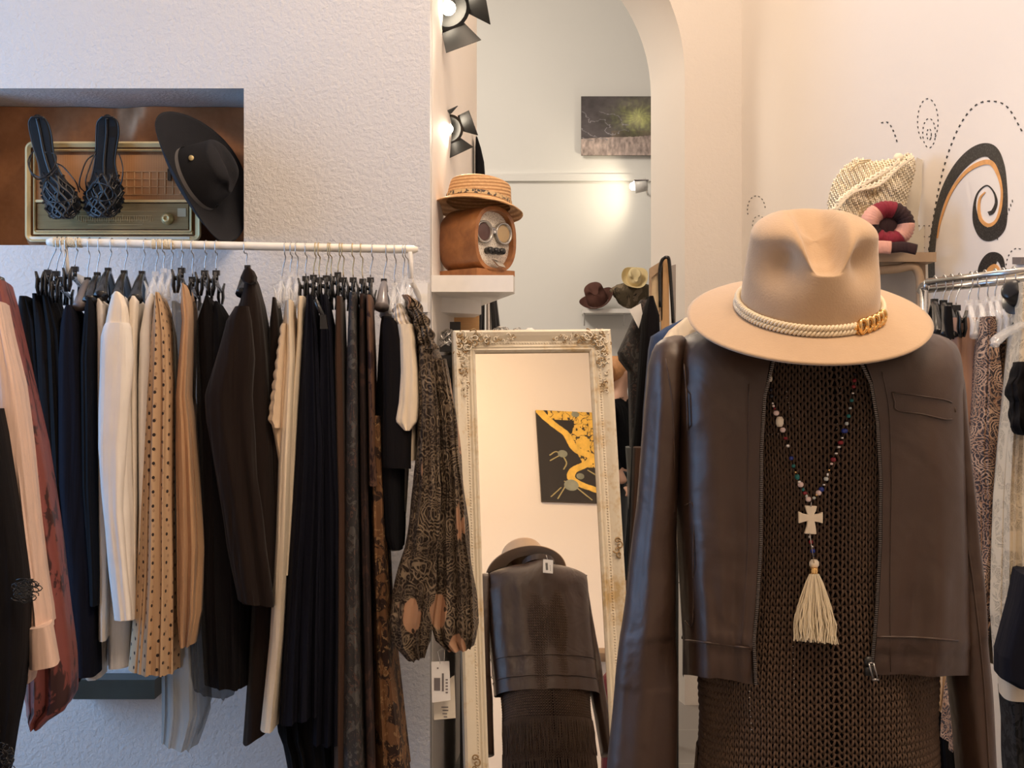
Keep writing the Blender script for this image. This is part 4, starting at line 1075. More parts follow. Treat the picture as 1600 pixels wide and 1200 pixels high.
def hanger(kind, rpx, bpx, bpy, label, rp=None, dnear=.17, metal='wire', group='hangers on the wall rail', extra=0, npx=None, npy=None):
    rp = rp or railp(rpx); bot = W(bpx, bpy, rp.y)
    rt = thing({'clip': 'clip_hanger', 'suit': 'suit_hanger', 'clear': 'clear_hanger', 'grey': 'suit_hanger'}[kind], label, 'hanger', bot+Vector((0, 0, -.05)), group)
    mb = MB(); hook(mb, rp, bot); obj('hook', mb, M[metal], rt)
    al = bot.x/bot.y*.7
    def Q(dy, dz, dx=0): return bot+Vector((al*dy+dx, dy, dz))
    if kind == 'clip':
        mb = MB(); mb.box(Q(0, -.008), (.019, .012, .014)); obj('size_cube', mb, M['black'], rt, False)
        mb = MB(); mb.tube([Q(0, -.012), Q(0, -.03)], .006, 8); mb.tube([Q(-dnear, -.045), Q(-.03, -.036), Q(0, -.03), Q(.03, -.036), Q(dnear, -.045)], .006, 8); obj('bar', mb, M['black'], rt)
        for s in (-1, 1):
            for e in (-1, 1):
                mb = MB(); c = Q(s*dnear, -.05)
                P = [c+Vector((e*.011, 0, .028)), c+Vector((e*.006, 0, .008)), c+Vector((e*.007, 0, -.014)), c+Vector((e*.0035, 0, -.034))]
                mb.tube(P, [.0035, .0055, .006, .004], 8, flat=(.7, 2.2)); obj('clip_jaw', mb, M['black'], rt)
    elif kind in ('suit', 'grey', 'clear'):
        m = M['black'] if kind == 'suit' else (M['grey_pl'] if kind == 'grey' else M['clear'])
        P = [Q(-dnear, -.085), Q(-dnear*.85, -.062), Q(-dnear*.5, -.03), Q(-.02, -.006), Q(.02, -.006), Q(dnear*.5, -.03), Q(dnear*.85, -.062), Q(dnear, -.085)]
        Pc = cr(P, 4); n_ = len(Pc); rad = [.008+.012*abs(2*i/(n_-1)-1)**1.5 for i in range(n_)]
        if kind == 'clear': rad = [r_*.62 for r_ in rad]
        mb = MB(); mb.tube(Pc, rad, 10, flat=(1.0, .8)); obj('arms', mb, m, rt)
        mb = MB(); mb.box(Q(0, .002), (.016, .012, .012)); obj('size_cube', mb, M['black'] if kind != 'clear' else M['clear'], rt, False)
        if kind == 'clear':
            for s in (-1, 1):
                mb = MB(); c = Q(s*dnear, -.055)
                for e in (-1, 1): mb.tube([c+Vector((e*.013, 0, .022)), c+Vector((e*.005, 0, 0)), c+Vector((e*.008, 0, -.025))], [.003, .006, .005], 8, flat=(.7, 2))
                obj('clip', mb, m, rt)
    return rt

# cloth materials
M['c_black'] = cloth('black_cloth', (.0065, .0065, .008), .9, .0, spec=.12); M['c_black2'] = cloth('soft_black_cloth', (.008, .007, .008), .9, .0, spec=.1); M['c_navy'] = cloth('navy_cloth', (.0065, .007, .013), .9, .0, spec=.12)
M['c_ivory'] = cloth('ivory_cloth', (.80, .72, .62), .7, .1); M['c_white'] = cloth('white_cloth', (.84, .80, .75), .65, .1); M['c_cream'] = cloth('cream_cloth', (.78, .66, .50), .8)
M['c_sand'] = cloth('sand_cloth', (.66, .50, .34), .8); M['c_coat'] = cloth('espresso_coat', (.012, .007, .0055), .9, .05, spec=.15); M['c_brown'] = cloth('brown_cloth', (.055, .028, .018), .85)
M['c_blush'] = cloth('blush_satin', (.66, .47, .38), .42, .1, spec=.5); M['c_rust'] = cloth('tan_cloth', (.50, .27, .13), .8); M['c_rose'] = cloth('dusty_rose', (.42, .25, .18), .8)
M['c_denim'] = cloth('denim', (.04, .07, .16), .8); M['c_wine'] = cloth('wine_cloth', (.10, .012, .018), .7); M['c_grey'] = tulle('grey_tulle', (.34, .35, .34), .55); M['c_smoke'] = tulle('black_tulle', (.02, .02, .022), .5)
M['c_tulle'] = tulle('tan_tulle', (.55, .33, .18), .88)
M['burg'] = floral('burgundy_floral', (.20, .062, .055), (.045, .02, .02), 9, .56, None, .45)
M['charfl'] = floral('charcoal_floral', (.035, .033, .033), (.085, .08, .075), 30, .55, (.10, .06, .05), .8, 50)
M['brownfl'] = floral('rust_floral', (.16, .078, .035), (.03, .016, .012), 15, .5, (.28, .17, .08), .7, 34)
M['darkfl'] = floral('dark_floral', (.028, .018, .017), (.06, .032, .026), 18, .55, None, .8)
M['bronfl'] = floral('bronze_floral', (.15, .08, .05), (.04, .02, .018), 16, .55, None, .7)
M['paisley'] = paisley('paisley_chiffon', (.026, .017, .012), (.24, .18, .12), (.075, .055, .04), (.40, .23, .14), 1.1, .6, pth=.56, rings=50)
M['paisley2'] = paisley('paisley_trousers', (.05, .04, .045), (.56, .38, .27), (.30, .17, .11), None, 1.5, .75, 46)
M['lace'] = lace('cream_lace', (.62, .54, .42)); M['blacklace'] = floral('black_lace', (.008, .008, .009), (.03, .03, .032), 50, .5)
t = NT('polka_tulle'); uvn = t.t.nodes.new('ShaderNodeUVMap'); sx = t.t.nodes.new('ShaderNodeSeparateXYZ'); t.l(uvn.outputs[0], sx.inputs[0])
def dots(t, cell, ox, oy, r):
    u = t.math('ADD', t.math('DIVIDE', sx.outputs[0], cell), ox); v = t.math('ADD', t.math('DIVIDE', sx.outputs[1], cell*1.25), oy)
    v = t.math('ADD', v, t.math('MULTIPLY', t.math('FLOOR', u), .5))
    a = t.math('SUBTRACT', t.math('FRACT', u), .5); b = t.math('MULTIPLY', t.math('SUBTRACT', t.math('FRACT', v), .5), 1.25)
    return t.math('LESS_THAN', t.math('ADD', t.math('MULTIPLY', a, a), t.math('MULTIPLY', b, b)), r*r)
n = t.noise(t.coord(scale=(30, 30, 1)), 1, 2)
base = t.mix(n, (.42, .26, .14), (.60, .42, .26))
c_ = t.mix(t.math('MULTIPLY', dots(t, .031, .3, .21, .13), .5), base, (.22, .12, .07)); c_ = t.mix(dots(t, .029, .2, 0, .15), c_, (.02, .012, .012))
t.set(Base_Color=c_, Roughness=.85, Normal=t.bump(n, .5, .01)); M['polka'] = t.m

def garment(name, label, cat, prof, d, hd, mat, fold=(0, 0), side=.6, seed=0, group=None, parent=None, part=None, **kw):
    kw.setdefault('p', .6); planar = kw.pop('planar', False)
    mb = px_loft(prof, d, hd, fold=fold, side=side, seed=seed, **kw)
    o = obj(part or name, mb, M[mat], parent, auto=48)
    if not parent: tag(o, label, cat, group)
    return o
GL = 'garments on the wall rail'
def g(*a, **k): return garment(*a, group=GL, **k)
H = .17
# black group at the left
g('black_skirt', 'black skirt at the far left end of the wall rail', 'skirt', [(462, 26, 44), (500, 20, 62), (700, 24, 84), (900, 50, 112), (1062, 70, 132, 6)], 3.36, H, 'c_black', (2, .008), seed=1)
g('black_trousers', 'black trousers second from the left end of the wall rail', 'trousers', [(458, 46, 62), (520, 48, 84), (760, 60, 108), (1066, 86, 128, 4)], 3.34, H, 'c_black2', (2, .007), seed=2)
g('black_skirt', 'black pleated skirt clipped just left of the black coat', 'skirt', [(456, 62, 78), (520, 66, 100), (760, 72, 118), (1064, 94, 132)], 3.33, H, 'c_black', (3, .008), seed=3)
g('black_coat', 'plain black coat with rounded shoulder left of the black dress', 'coat', [(476, 100, 112), (484, 94, 120), (510, 88, 126), (560, 83, 130), (760, 82, 142), (900, 96, 150), (1060, 108, 152)], 3.31, H, 'c_navy', (1, .004), seed=4)
g('black_dress', 'black sleeveless dress right beside the ivory blouses', 'dress', [(464, 134, 142), (480, 128, 148), (560, 120, 150), (760, 122, 154), (900, 132, 156), (948, 134, 155)], 3.30, H, 'c_black', (2, .006), seed=5)
g('cream_trousers', 'cream trousers showing below the hem of the black dress', 'trousers', [(600, 130, 165), (950, 132, 163), (1063, 130, 161, -6)], 3.40, .12, 'c_ivory', (1.5, .004), seed=6)
bl = g('ivory_blouse', 'ivory blouse with narrow visible shoulder, leftmost of the pale blouses', 'blouse', [(466, 150, 156), (474, 146, 164), (520, 148, 166), (700, 148, 168), (880, 150, 170), (1003, 151, 168, -3)], 3.33, H, 'c_ivory', (1, .003), seed=7)
g('white_trousers', 'white trousers hanging lowest under the white coat', 'trousers', [(600, 165, 208), (900, 165, 206), (1046, 164, 202, -4)], 3.38, .12, 'c_white', (1, .003), seed=8)
wc = g('white_coat', 'long white coat with smooth sleeve left of the polka-dot skirt', 'coat', [(455, 177, 185), (462, 171, 192), (480, 167, 198), (500, 165, 199), (520, 160, 204), (600, 152, 208), (705, 149, 210), (740, 152, 210), (800, 158, 212), (970, 180, 214)], 3.28, H, 'c_white', (0, 0), seed=9, p=.6)
garment('sleeve', '', '', [(504, 163, 201), (510, 160, 204), (525, 156, 206), (560, 154, 208), (700, 151, 196), (800, 160, 192), (970, 178, 207, -3)], 3.255, .035, 'c_white', (1, .004), seed=10, parent=wc, part='sleeve', p=.7, wob=.001)
garment('shoulder_yoke', '', '', [(455, 178, 184), (460, 173, 190), (478, 168, 197), (502, 163, 201), (512, 163, 201)], 3.262, .05, 'c_ivory', seed=11, parent=wc, part='shoulder_yoke')
g('ivory_cardigan', 'ivory cardigan shoulder between the white coat and white shirt', 'cardigan', [(462, 204, 211), (470, 198, 218), (500, 196, 216), (560, 200, 214), (800, 206, 214), (900, 207, 213)], 3.31, H, 'c_ivory', seed=12)
g('white_shirt', 'white shirt directly left of the polka-dot skirt', 'shirt', [(458, 232, 238), (470, 224, 240), (520, 214, 242), (600, 211, 246), (800, 212, 240), (1000, 206, 236)], 3.30, H, 'c_white', (1, .003), seed=13)
g('polka_dot_skirt', 'tan tulle skirt with black polka dots', 'skirt', [(456, 241, 247), (480, 236, 256), (520, 231, 265), (600, 225, 270), (700, 220, 270), (800, 214, 270), (900, 210, 272), (1056, 199, 276, 2)], 3.26, .16, 'polka', (3.2, .010), side=.8, seed=14, N=96, planar=True)
g('beaded_skirt', 'grey beaded tulle skirt between polka-dot and tan skirts', 'skirt', [(470, 266, 276), (600, 268, 280), (900, 250, 300), (1000, 250, 318), (1120, 249, 322), (1150, 249, 312), (1172, 249, 302, 10)], 3.36, .15, 'c_grey', (5, .012), seed=15)
g('tan_tulle_skirt', 'tan layered tulle skirt hanging from a folded tan strap', 'skirt', [(442, 283, 287), (450, 281, 292), (478, 280, 299), (500, 282, 300), (620, 272, 296), (660, 272, 302), (700, 271, 306), (860, 272, 316), (960, 274, 312), (1012, 278, 302, -3)], 3.27, .15, 'c_tulle', (3, .010), seed=16, N=56)
g('smoke_tulle_skirt', 'black sheer tulle skirt overlapping the tan tulle skirt', 'skirt', [(470, 300, 312), (560, 298, 318), (700, 296, 340), (900, 290, 372), (1060, 292, 372), (1090, 300, 360, 14)], 3.33, .15, 'c_smoke', (4, .012), seed=17)
g('black_skirt', 'black clipped skirt just left of the espresso coat', 'skirt', [(462, 318, 326), (500, 304, 350), (700, 304, 372), (900, 306, 386), (1078, 318, 386, 6)], 3.31, .16, 'c_black2', (3, .008), seed=18)
g('black_camisole', 'black camisole with thin straps beside the espresso coat collar', 'top', [(470, 334, 340), (496, 326, 356), (600, 322, 366), (760, 330, 372)], 3.30, .15, 'c_black', (2, .006), seed=19)
g('brown_trousers', 'dark brown trousers showing below the espresso coat', 'trousers', [(600, 392, 440), (900, 394, 430), (1000, 388, 428), (1157, 377, 424, -30)], 3.34, .13, 'c_coat', (1, .004), seed=20)
ec = g('espresso_coat', 'dark espresso brown knit coat, widest garment mid-rail', 'coat', [(430, 378, 396), (440, 380, 399), (470, 370, 408), (500, 356, 414), (560, 342, 424), (700, 352, 432), (900, 368, 436), (946, 372, 424)], 3.27, .18, 'c_coat', (1, .004), seed=21, p=.65, N=48)
garment('sleeve', '', '', [(478, 366, 388), (500, 352, 392), (560, 334, 396), (618, 318, 394), (660, 320, 396), (750, 338, 402), (850, 352, 414), (946, 369, 426, 10)], 3.235, .04, 'c_coat', (1.3, .007), seed=22, parent=ec, part='sleeve', p=.75, wob=.0015)
garment('collar', '', '', [(417, 384, 390), (422, 379, 396), (430, 375, 400), (436, 374, 399, 8), (441, 378, 392, 6)], 3.25, .05, 'c_coat', (0, 0), seed=23, parent=ec, part='collar')
g('brown_cardigan', 'narrow dark brown cardigan between espresso coat and ruched blouse', 'cardigan', [(464, 424, 430), (500, 419, 436), (640, 412, 444), (800, 420, 440), (900, 424, 436)], 3.31, .16, 'c_coat', (1, .004), seed=24)
rb = g('ruched_blouse', 'sand coloured blouse with ruched sleeve edge', 'blouse', [(470, 444, 452), (500, 440, 460), (540, 432, 464), (660, 420, 460), (720, 432, 456), (740, 436, 452)], 3.285, .15, 'c_sand', (1.5, .005), seed=25)
rows = []
for k in range(40):
    py = 505+k*4.2; f = k/39; bump_ = 2.6*abs(math.sin(k*.75))
    rows.append((py, 440-21*min(1, f*1.05)-bump_+ (8*(f-.92)/.08 if f > .92 else 0), 447-10*f))
garment('ruched_sleeve', '', '', rows, 3.265, .03, 'c_sand', (1, .003), seed=26, parent=rb, part='ruched_sleeve', Mr=90)
g('cream_palazzo_trousers', 'long cream trousers reaching lowest in the middle of the rail', 'trousers', [(468, 446, 456), (560, 444, 462), (700, 434, 458), (850, 429, 452), (1000, 420, 444), (1145, 405, 431, -3)], 3.27, .13, 'c_cream', (1.3, .006), seed=27)
g('cream_slip_dress', 'narrow cream slip dress next to the navy dresses', 'dress', [(462, 464, 476), (520, 462, 475), (640, 452, 467), (800, 444, 458), (900, 440, 452)], 3.29, .14, 'c_cream', (1, .004), seed=28)
g('navy_dress', 'long navy chiffon dress right of the cream slip dress', 'dress', [(460, 478, 488), (520, 472, 498), (700, 460, 512), (900, 446, 510), (1128, 432, 512, -26)], 3.26, .16, 'c_navy', (3.5, .014), seed=29, N=96)
g('navy_dress', 'longer navy dress hanging between chiffon dress and brown strip', 'dress', [(460, 500, 510), (520, 494, 522), (800, 484, 538), (1000, 482, 538), (1166, 478, 538, 4)], 3.275, .16, 'c_navy', (3.5, .013), seed=30, N=96)
g('black_ruffle_skirt', 'black ruffled long skirt with scalloped hem under the navy dresses', 'skirt', [(600, 470, 530), (1000, 440, 540), (1120, 426, 545), (1140, 430, 545), (1160, 432, 545), (1180, 440, 545), (1230, 450, 545)], 3.33, .14, 'c_black', (6, .014), seed=31, N=96)
g('brown_dress', 'plain dark brown dress right of the navy dresses', 'dress', [(462, 523, 534), (560, 520, 538), (800, 524, 542), (1220, 520, 544)], 3.285, .16, 'c_brown', (1, .004), seed=32)
g('charcoal_floral_dress', 'long charcoal dress with faint floral weave', 'dress', [(456, 544, 556), (560, 540, 560), (800, 537, 562), (1000, 537, 565), (1230, 531, 574)], 3.265, .16, 'charfl', (1, .004), seed=33)
g('dark_floral_dress', 'narrow dark floral dress right of the charcoal floral dress', 'dress', [(458, 560, 570), (560, 558, 572), (800, 561, 576), (1230, 570, 588)], 3.28, .16, 'darkfl', (1, .004), seed=34)
g('bronze_floral_blouse', 'bronze brown floral blouse beside the black cap-sleeve top', 'blouse', [(460, 570, 580), (560, 572, 584), (700, 574, 586), (760, 574, 590)], 3.27, .15, 'bronfl', (1, .004), seed=35)
g('rust_floral_skirt', 'long rust brown floral maxi skirt under the black top', 'skirt', [(650, 574, 600), (800, 578, 604), (950, 582, 610), (1060, 584, 620), (1230, 586, 640)], 3.30, .15, 'brownfl', (2, .008), seed=36)
bt = g('cap_sleeve_blouse', 'black short-sleeved blouse on the wide grey hanger', 'blouse', [(492, 594, 612), (504, 592, 622), (530, 590, 632), (600, 586, 642), (722, 585, 645), (724, 588, 634), (840, 596, 632), (860, 606, 630)], 3.29, .16, 'c_black', (1, .003), seed=37, p=.6, hdt=[(0, .7), (.2, 1), (1, 1)])
garment('sleeve', '', '', [(496, 600, 614), (510, 596, 625), (540, 596, 636), (600, 596, 644), (732, 598, 643, 2)], 3.265, .03, 'c_black2', (1, .003), seed=38, parent=bt, part='sleeve')
g('white_slip', 'white slip just visible below the black top', 'slip', [(700, 612, 640), (800, 610, 634), (861, 607, 628)], 3.37, .10, 'c_ivory', seed=39)
cb = g('cream_blouse', 'cream short-sleeved blouse with gathered shoulder', 'blouse', [(478, 618, 626), (490, 616, 634), (520, 624, 648), (600, 626, 650), (720, 632, 652)], 3.30, .15, 'c_cream', seed=40)
garment('gathered_shoulder', '', '', [(474, 616, 626), (482, 613, 634), (496, 613, 641), (512, 617, 648)], 3.27, .045, 'c_ivory', (4, .006), seed=42, parent=cb, part='gathered_shoulder', wob=.002)
garment('sleeve', '', '', [(506, 620, 646), (530, 623, 649), (580, 623, 652), (630, 620, 653), (655, 616, 652), (660, 617, 651, 0), (673, 630, 640, 0)], 3.25, .035, 'c_cream', (1, .004), seed=41, parent=cb, part='sleeve', p=.8)
pb = g('paisley_blouse', 'brown paisley chiffon blouse at the right end of the wall rail', 'blouse', [(464, 632, 640), (480, 632, 652), (510, 642, 668), (560, 650, 690), (620, 654, 700), (720, 652, 712), (850, 640, 724), (985, 632, 720, 8)], 3.28, .15, 'paisley', (2.5, .010), seed=43, N=60)
garment('sleeve', '', '', [(540, 652, 676), (620, 654, 684), (760, 648, 690), (860, 634, 686), (930, 614, 680), (975, 608, 676), (1010, 616, 672), (1032, 640, 664, -8)], 3.25, .045, 'paisley', (3, .010), seed=44, parent=pb, part='sleeve', wob=.003, N=60, Mr=60)
garment('sleeve', '', '', [(560, 672, 696), (640, 682, 712), (760, 690, 724), (860, 684, 734), (930, 682, 742), (980, 676, 746), (1004, 682, 742), (1018, 700, 738, -4)], 3.27, .05, 'paisley', (3, .011), seed=45, parent=pb, part='sleeve', wob=.003, N=60, Mr=60)
garment('neck_ruffle', '', '', [(460, 630, 640), (470, 634, 652), (485, 640, 660), (500, 646, 668), (520, 650, 674), (545, 656, 680)], 3.245, .03, 'paisley', (3, .008), seed=46, parent=pb, part='neck_ruffle', wob=.006)

# hangers on that rail
HL = [('clip', 90, 75, 421, 'black clip hanger at the far left of the wall rail'), ('clip', 97, 88, 423, 'black clip hanger second from the left rail bracket'), ('clip', 104, 98, 432, 'black clip hanger directly over the left rail bracket'),
 ('clip', 122, 117, 416, 'black clip hanger of the rounded black coat'), ('grey', 140, 137, 438, 'smoke grey hanger of the black dress'), ('suit', 156, 152, 430, 'black hanger of the leftmost ivory blouse'),
 ('suit', 175, 169, 423, 'black hanger left of the white coat'), ('suit', 200, 194, 427, 'black hanger of the white coat'), ('suit', 227, 222, 428, 'black hanger of the white shirt'), ('clear', 247, 243, 429, 'clear clip hanger of the polka-dot skirt'),
 ('clear', 256, 256, 424, 'clear clip hanger right behind the polka-dot skirt'), ('clear', 270, 268, 426, 'clear hanger of the grey beaded skirt'), ('clip', 286, 284, 418, 'black clip hanger holding the folded tan strap'), ('clip', 301, 301, 432, 'black clip hanger of the sheer black tulle skirt'),
 ('clip', 322, 320, 422, 'black clip hanger of the black skirt left of the espresso coat'), ('clip', 338, 338, 422, 'black clip hanger of the black camisole'), ('suit', 383, 387, 419, 'hanger under the espresso coat collar'),
 ('clear', 446, 441, 436, 'clear clip hanger of the ruched blouse'), ('clear', 455, 454, 430, 'clear clip hanger of the cream trousers'), ('clear', 463, 466, 436, 'clear clip hanger of the cream slip dress'),
 ('clip', 478, 478, 431, 'black clip hanger of the navy chiffon dress'), ('clip', 493, 490, 429, 'black clip hanger with a dangling spare clip'), ('clip', 498, 499, 433, 'black clip hanger behind the navy chiffon dress'), ('clip', 513, 510, 430, 'black clip hanger of the longer navy dress'),
 ('clip', 516, 518, 431, 'black clip hanger beside the longer navy dress'), ('clip', 531, 528, 425, 'black clip hanger of the plain brown dress'), ('clip', 535, 537, 433, 'black clip hanger right of the plain brown dress'), ('clip', 551, 552, 433, 'black clip hanger of the charcoal floral dress'),
 ('clip', 564, 567, 435, 'black clip hanger of the narrow dark floral dress'), ('clip', 582, 579, 433, 'black clip hanger of the bronze floral blouse'), ('grey', 604, 600, 440, 'wide grey hanger of the black short-sleeved top'), ('clear', 617, 617, 446, 'clear hanger of the cream short-sleeved blouse'),
 ('clear', 630, 631, 438, 'clear hanger of the paisley blouse, left one'), ('clear', 634, 640, 440, 'clear hanger of the paisley blouse, at the right rail end')]
HG = {}
for k, r_, b_, y_, lab in HL: HG[lab] = hanger(k, r_, b_, y_, lab, metal='brass' if 490 < r_ < 570 else 'wire', dnear=.19 if k in ('clip', 'clear') else .20)
# dangling spare clip
rt = HG['black clip hanger with a dangling spare clip']
mb = MB(); mb.tube([W(492, 468, 3.23), W(498, 480, 3.23), W(506, 496, 3.22)], .006, 8); obj('spare_clip_arm', mb, M['black'], rt)
mb = MB(); mb.prism([W(500, 492, 3.215), W(509, 492, 3.215), W(512, 514, 3.215), W(500, 514, 3.215)], (0, .014, 0)); obj('spare_clip_jaw', mb, M['black'], rt, False)

# price tags below the paisley blouse
for i, (pts, lab) in enumerate((([(677, 1078), (710, 1055), (712, 1122), (678, 1125)], 'cream price tag hanging lowest under the paisley blouse'), ([(674, 1034), (702, 1033), (704, 1094), (675, 1098)], 'white price tag with a grey label under the paisley blouse'))):
    dd = 3.33-.03*i; mb = MB(); mb.prism([W(x, y, dd) for x, y in pts], (0, .002, 0)); o = obj('price_tag', mb, M['white'] if i else plain('cream_card', (.72, .66, .54), .6), None, False); tag(o, lab, 'tag', 'price tags under the paisley blouse')
    m2 = MB()
    if i:
        m2.box(W(683, 1069, dd-.001), (.016, .001, .032)); m2.box(W(692, 1066, dd-.001), (.005, .001, .046)); m2.box(W(684, 1044, dd-.001), (.004, .001, .004))
        for k in range(5): m2.box(W(698, 1062+k*5, dd-.001), (.006, .001, .003))
    else:
        for k in range(4): m2.box(W(695+(k % 2), 1105+k*5, dd-.001), (.018-.003*k, .001, .0025))
    obj('printed_marks', m2, M['grey_pl'], o, False)
    m3 = MB(); m3.tube([W(688, 1036+i, dd), W(684, 1018, dd), W(695, 1010, dd-.01), W(694, 1034, dd)], .0012, 5); obj('string', m3, M['white'], o)
# dark slab on the wall under the clothes
mb = MB(); mb.box((X(185, 3.9), 3.90, Z(1072, 3.9)), ((248-122)/F*3.9, .09, 30/F*3.9)); o = obj('stone_ledge', mb, plain('dark_green_stone', (.03, .04, .035), .35, 0, .6, 8), None, False); tag(o, 'dark green stone ledge on the wall below the polka-dot skirt', 'ledge')

# foreground garments at the left edge
GF = 'garments at the left edge of the photo'
bf = garment('burgundy_floral_blouse', 'burgundy satin blouse with dark floral print, left edge', 'blouse', [(436, -20, 4), (450, -20, 8), (470, -20, 14), (560, -10, 34), (700, 0, 66), (850, 10, 90), (960, 20, 101), (1040, 28, 110), (1090, 30, 111), (1100, 30, 110), (1115, 34, 102), (1130, 36, 76), (1142, 42, 62)], 2.92, .14, 'burg', (2, .010), group=GF, seed=51, side=.3)
bs = garment('blush_blouse', 'blush satin blouse with wide buttoned cuff, left edge', 'blouse', [(470, -30, 2), (520, -30, 12), (600, -24, 30), (700, -18, 45), (800, -8, 56), (900, 0, 68), (960, 4, 76), (985, 6, 78)], 2.78, .12, 'c_blush', (3, .009), group=GF, seed=52, side=.3)
garment('cuff', '', '', [(982, 42, 77, -6), (990, 40, 79, -8), (1046, 43, 89, -8)], 2.74, .05, 'c_blush', (0, 0), seed=53, parent=bs, part='cuff')
garment('blouse_hem', '', '', [(880, 10, 44), (960, 14, 44), (1060, 16, 52), (1072, 18, 50, -10)], 2.80, .06, 'c_blush', (2, .004), seed=54, parent=bs, part='blouse_front')
bj = garment('black_jacket', 'black jacket with lace trim in the lower left corner', 'jacket', [(640, -60, -6), (680, -60, 2), (760, -60, 14), (880, -60, 31), (930, -60, 37), (1040, -60, 37), (1110, -60, 30), (1160, -60, 20), (1230, -60, 8)], 2.62, .12, 'c_black2', (1.5, .006), group=GF, seed=55, side=.3)
rng = random.Random(8); mb = MB()
for k in range(26):
    a = rng.uniform(0, 6.28); c = W(44+rng.uniform(-10, 8), 922+rng.uniform(-14, 14), 2.60); mb.tube([c+Vector((.008*math.cos(a+q)*(1+.3*k % 2), -.004, .008*math.sin(a+q))) for q in np.linspace(0, 5, 9)], .0012, 4)
obj('lace_cuff', mb, M['black'], bj)
mb = MB()
for k in range(16):
    c = W(8+rng.uniform(-10, 8)+max(0, (1200-1160-k*0))*.0+ (12 if k % 2 else 0), 1165+k*2.4, 2.60); mb.tube([c+Vector((.007*math.cos(q+k), -.003, .007*math.sin(q+k))) for q in np.linspace(0, 5, 8)], .0012, 4)
obj('lace_trim', mb, M['black'], bj)
lh = thing('shoulder_hanger', 'dark hanger end poking out above the burgundy blouse', 'hanger', W(2, 440, 3.0)); mb = MB(); mb.tube([W(-20, 432, 3.0), W(2, 440, 3.0), W(9, 456, 3.0)], [.012, .011, .006], 8); obj('arm', mb, M['black'], lh)
# ------------------------------------------------------------------ right wall: painted swirls, shelf, knitwear
def ribbon(nm, pts, m, parent, off, n=10):
    C = cr([np.array(p, float) for p in pts], n); A = []; B = []
    for i, (x, y, w_) in enumerate(C):
        j0, j1 = max(0, i-1), min(len(C)-1, i+1); tx, ty = C[j1][0]-C[j0][0], C[j1][1]-C[j0][1]; L_ = math.hypot(tx, ty)+1e-6; nx_, ny_ = -ty/L_, tx/L_
        w_ = w_*.84; A.append((x+nx_*w_/2, y+ny_*w_/2)); B.append((x-nx_*w_/2, y-ny_*w_/2))
    R = []
    for a, b in zip(A, B): R.append([RW(*a, .0005), RW(*a, off), RW(*b, off), RW(*b, .0005)])
    mb = MB(); mb.rings(R, False); return obj(nm, mb, m, parent, False)
mural = thing('painted_mural', 'black and orange spiral mural with dashed curls painted on the right wall', 'mural', RW(1500, 420))
t = NT('black_paint'); n = t.noise(t.coord(), 220, 3); t.set(Base_Color=t.mix(t.ramp(n, [(.5, 0), (.75, 1)]), (.014, .014, .014), (.10, .10, .10)), Roughness=.35); M['mblack'] = t.m
M['morange'] = plain('orange_paint', (.72, .36, .12), .5, 0, .35, 40)
ribbon('black_spiral', [(1457, 455, 12), (1456, 400, 12), (1464, 340, 11), (1478, 296, 15), (1500, 260, 20), (1526, 238, 24), (1548, 236, 25), (1562, 258, 18), (1570, 290, 9), (1570, 325, 11), (1562, 355, 22), (1543, 366, 26), (1528, 350, 16), (1523, 325, 6), (1528, 302, 3), (1542, 290, 2.5), (1553, 300, 3), (1557, 316, 5), (1552, 330, 7), (1545, 334, 8)], M['mblack'], mural, .0012)
ribbon('orange_line', [(1465, 372, 2), (1470, 345, 3), (1484, 305, 5), (1504, 275, 6), (1526, 258, 8), (1548, 254, 9), (1560, 272, 6), (1566, 298, 4), (1564, 325, 5), (1557, 345, 5), (1545, 352, 7), (1534, 344, 6), (1530, 328, 5), (1532, 310, 4), (1540, 300, 2)], M['morange'], mural, .0020)
ribbon('small_black_spiral', [(1532, 440, 10), (1538, 420, 22), (1550, 405, 26), (1562, 404, 14), (1568, 420, 7), (1568, 440, 6)], M['mblack'], mural, .0012)
ribbon('small_orange_line', [(1541, 440, 6), (1546, 424, 10), (1555, 416, 8), (1562, 424, 4), (1563, 438, 2)], M['morange'], mural, .0020)
mb = MB()
def dash(pts, n, wd=2.2, closed=False):
    C = cr([np.array(p, float) for p in pts], 12); L_ = [0]
    for a, b in zip(C[:-1], C[1:]): L_.append(L_[-1]+float(np.hypot(*(b-a))))
    mb_ = mb if n == 1 else MB()
    for k in range(n):
        s0 = L_[-1]*k/n; s1 = s0+L_[-1]/n*.42
        p = [np.array([np.interp(s, L_, [c[i] for c in C]) for i in (0, 1)]) for s in (s0, s1)]
        e = p[1]-p[0]; e /= np.hypot(*e)+1e-6; nn = np.array([-e[1], e[0]])*wd*.5
        q = [p[0]+nn*.6, p[1]+nn, p[1]-nn, p[0]-nn*.6]; mb_.prism([RW(*a, .0004) for a in q], tuple(RN*.0008))
    if n > 1: obj('dashed_curl', mb_, M['mblack'], mural, False)
def oval(cx, cy, rx, ry, a0, a1, n, wd=1.6): dash([(cx+rx*math.cos(a), cy+ry*math.sin(a)) for a in np.linspace(a0, a1, 14)], n, wd)
oval(1450, 190, 16, 36, 2.3, 7.2, 17); oval(1452, 208, 10, 23, 0, 6.2, 14); oval(1452, 210, 3.5, 9, 0, 8, 8)
dash([(1450, 402), (1456, 360), (1466, 300), (1480, 245), (1500, 196), (1524, 165), (1550, 158), (1575, 168), (1600, 210)], 34, 2.6)
dash([(1377, 192), (1387, 191), (1394, 200), (1399, 212), (1403, 226)], 6, 2.4)
oval(1182, 328, 14, 22, 2.8, 6.3, 10, 1.4); oval(1186, 352, 10, 15, 2.6, 6.6, 8, 1.2)
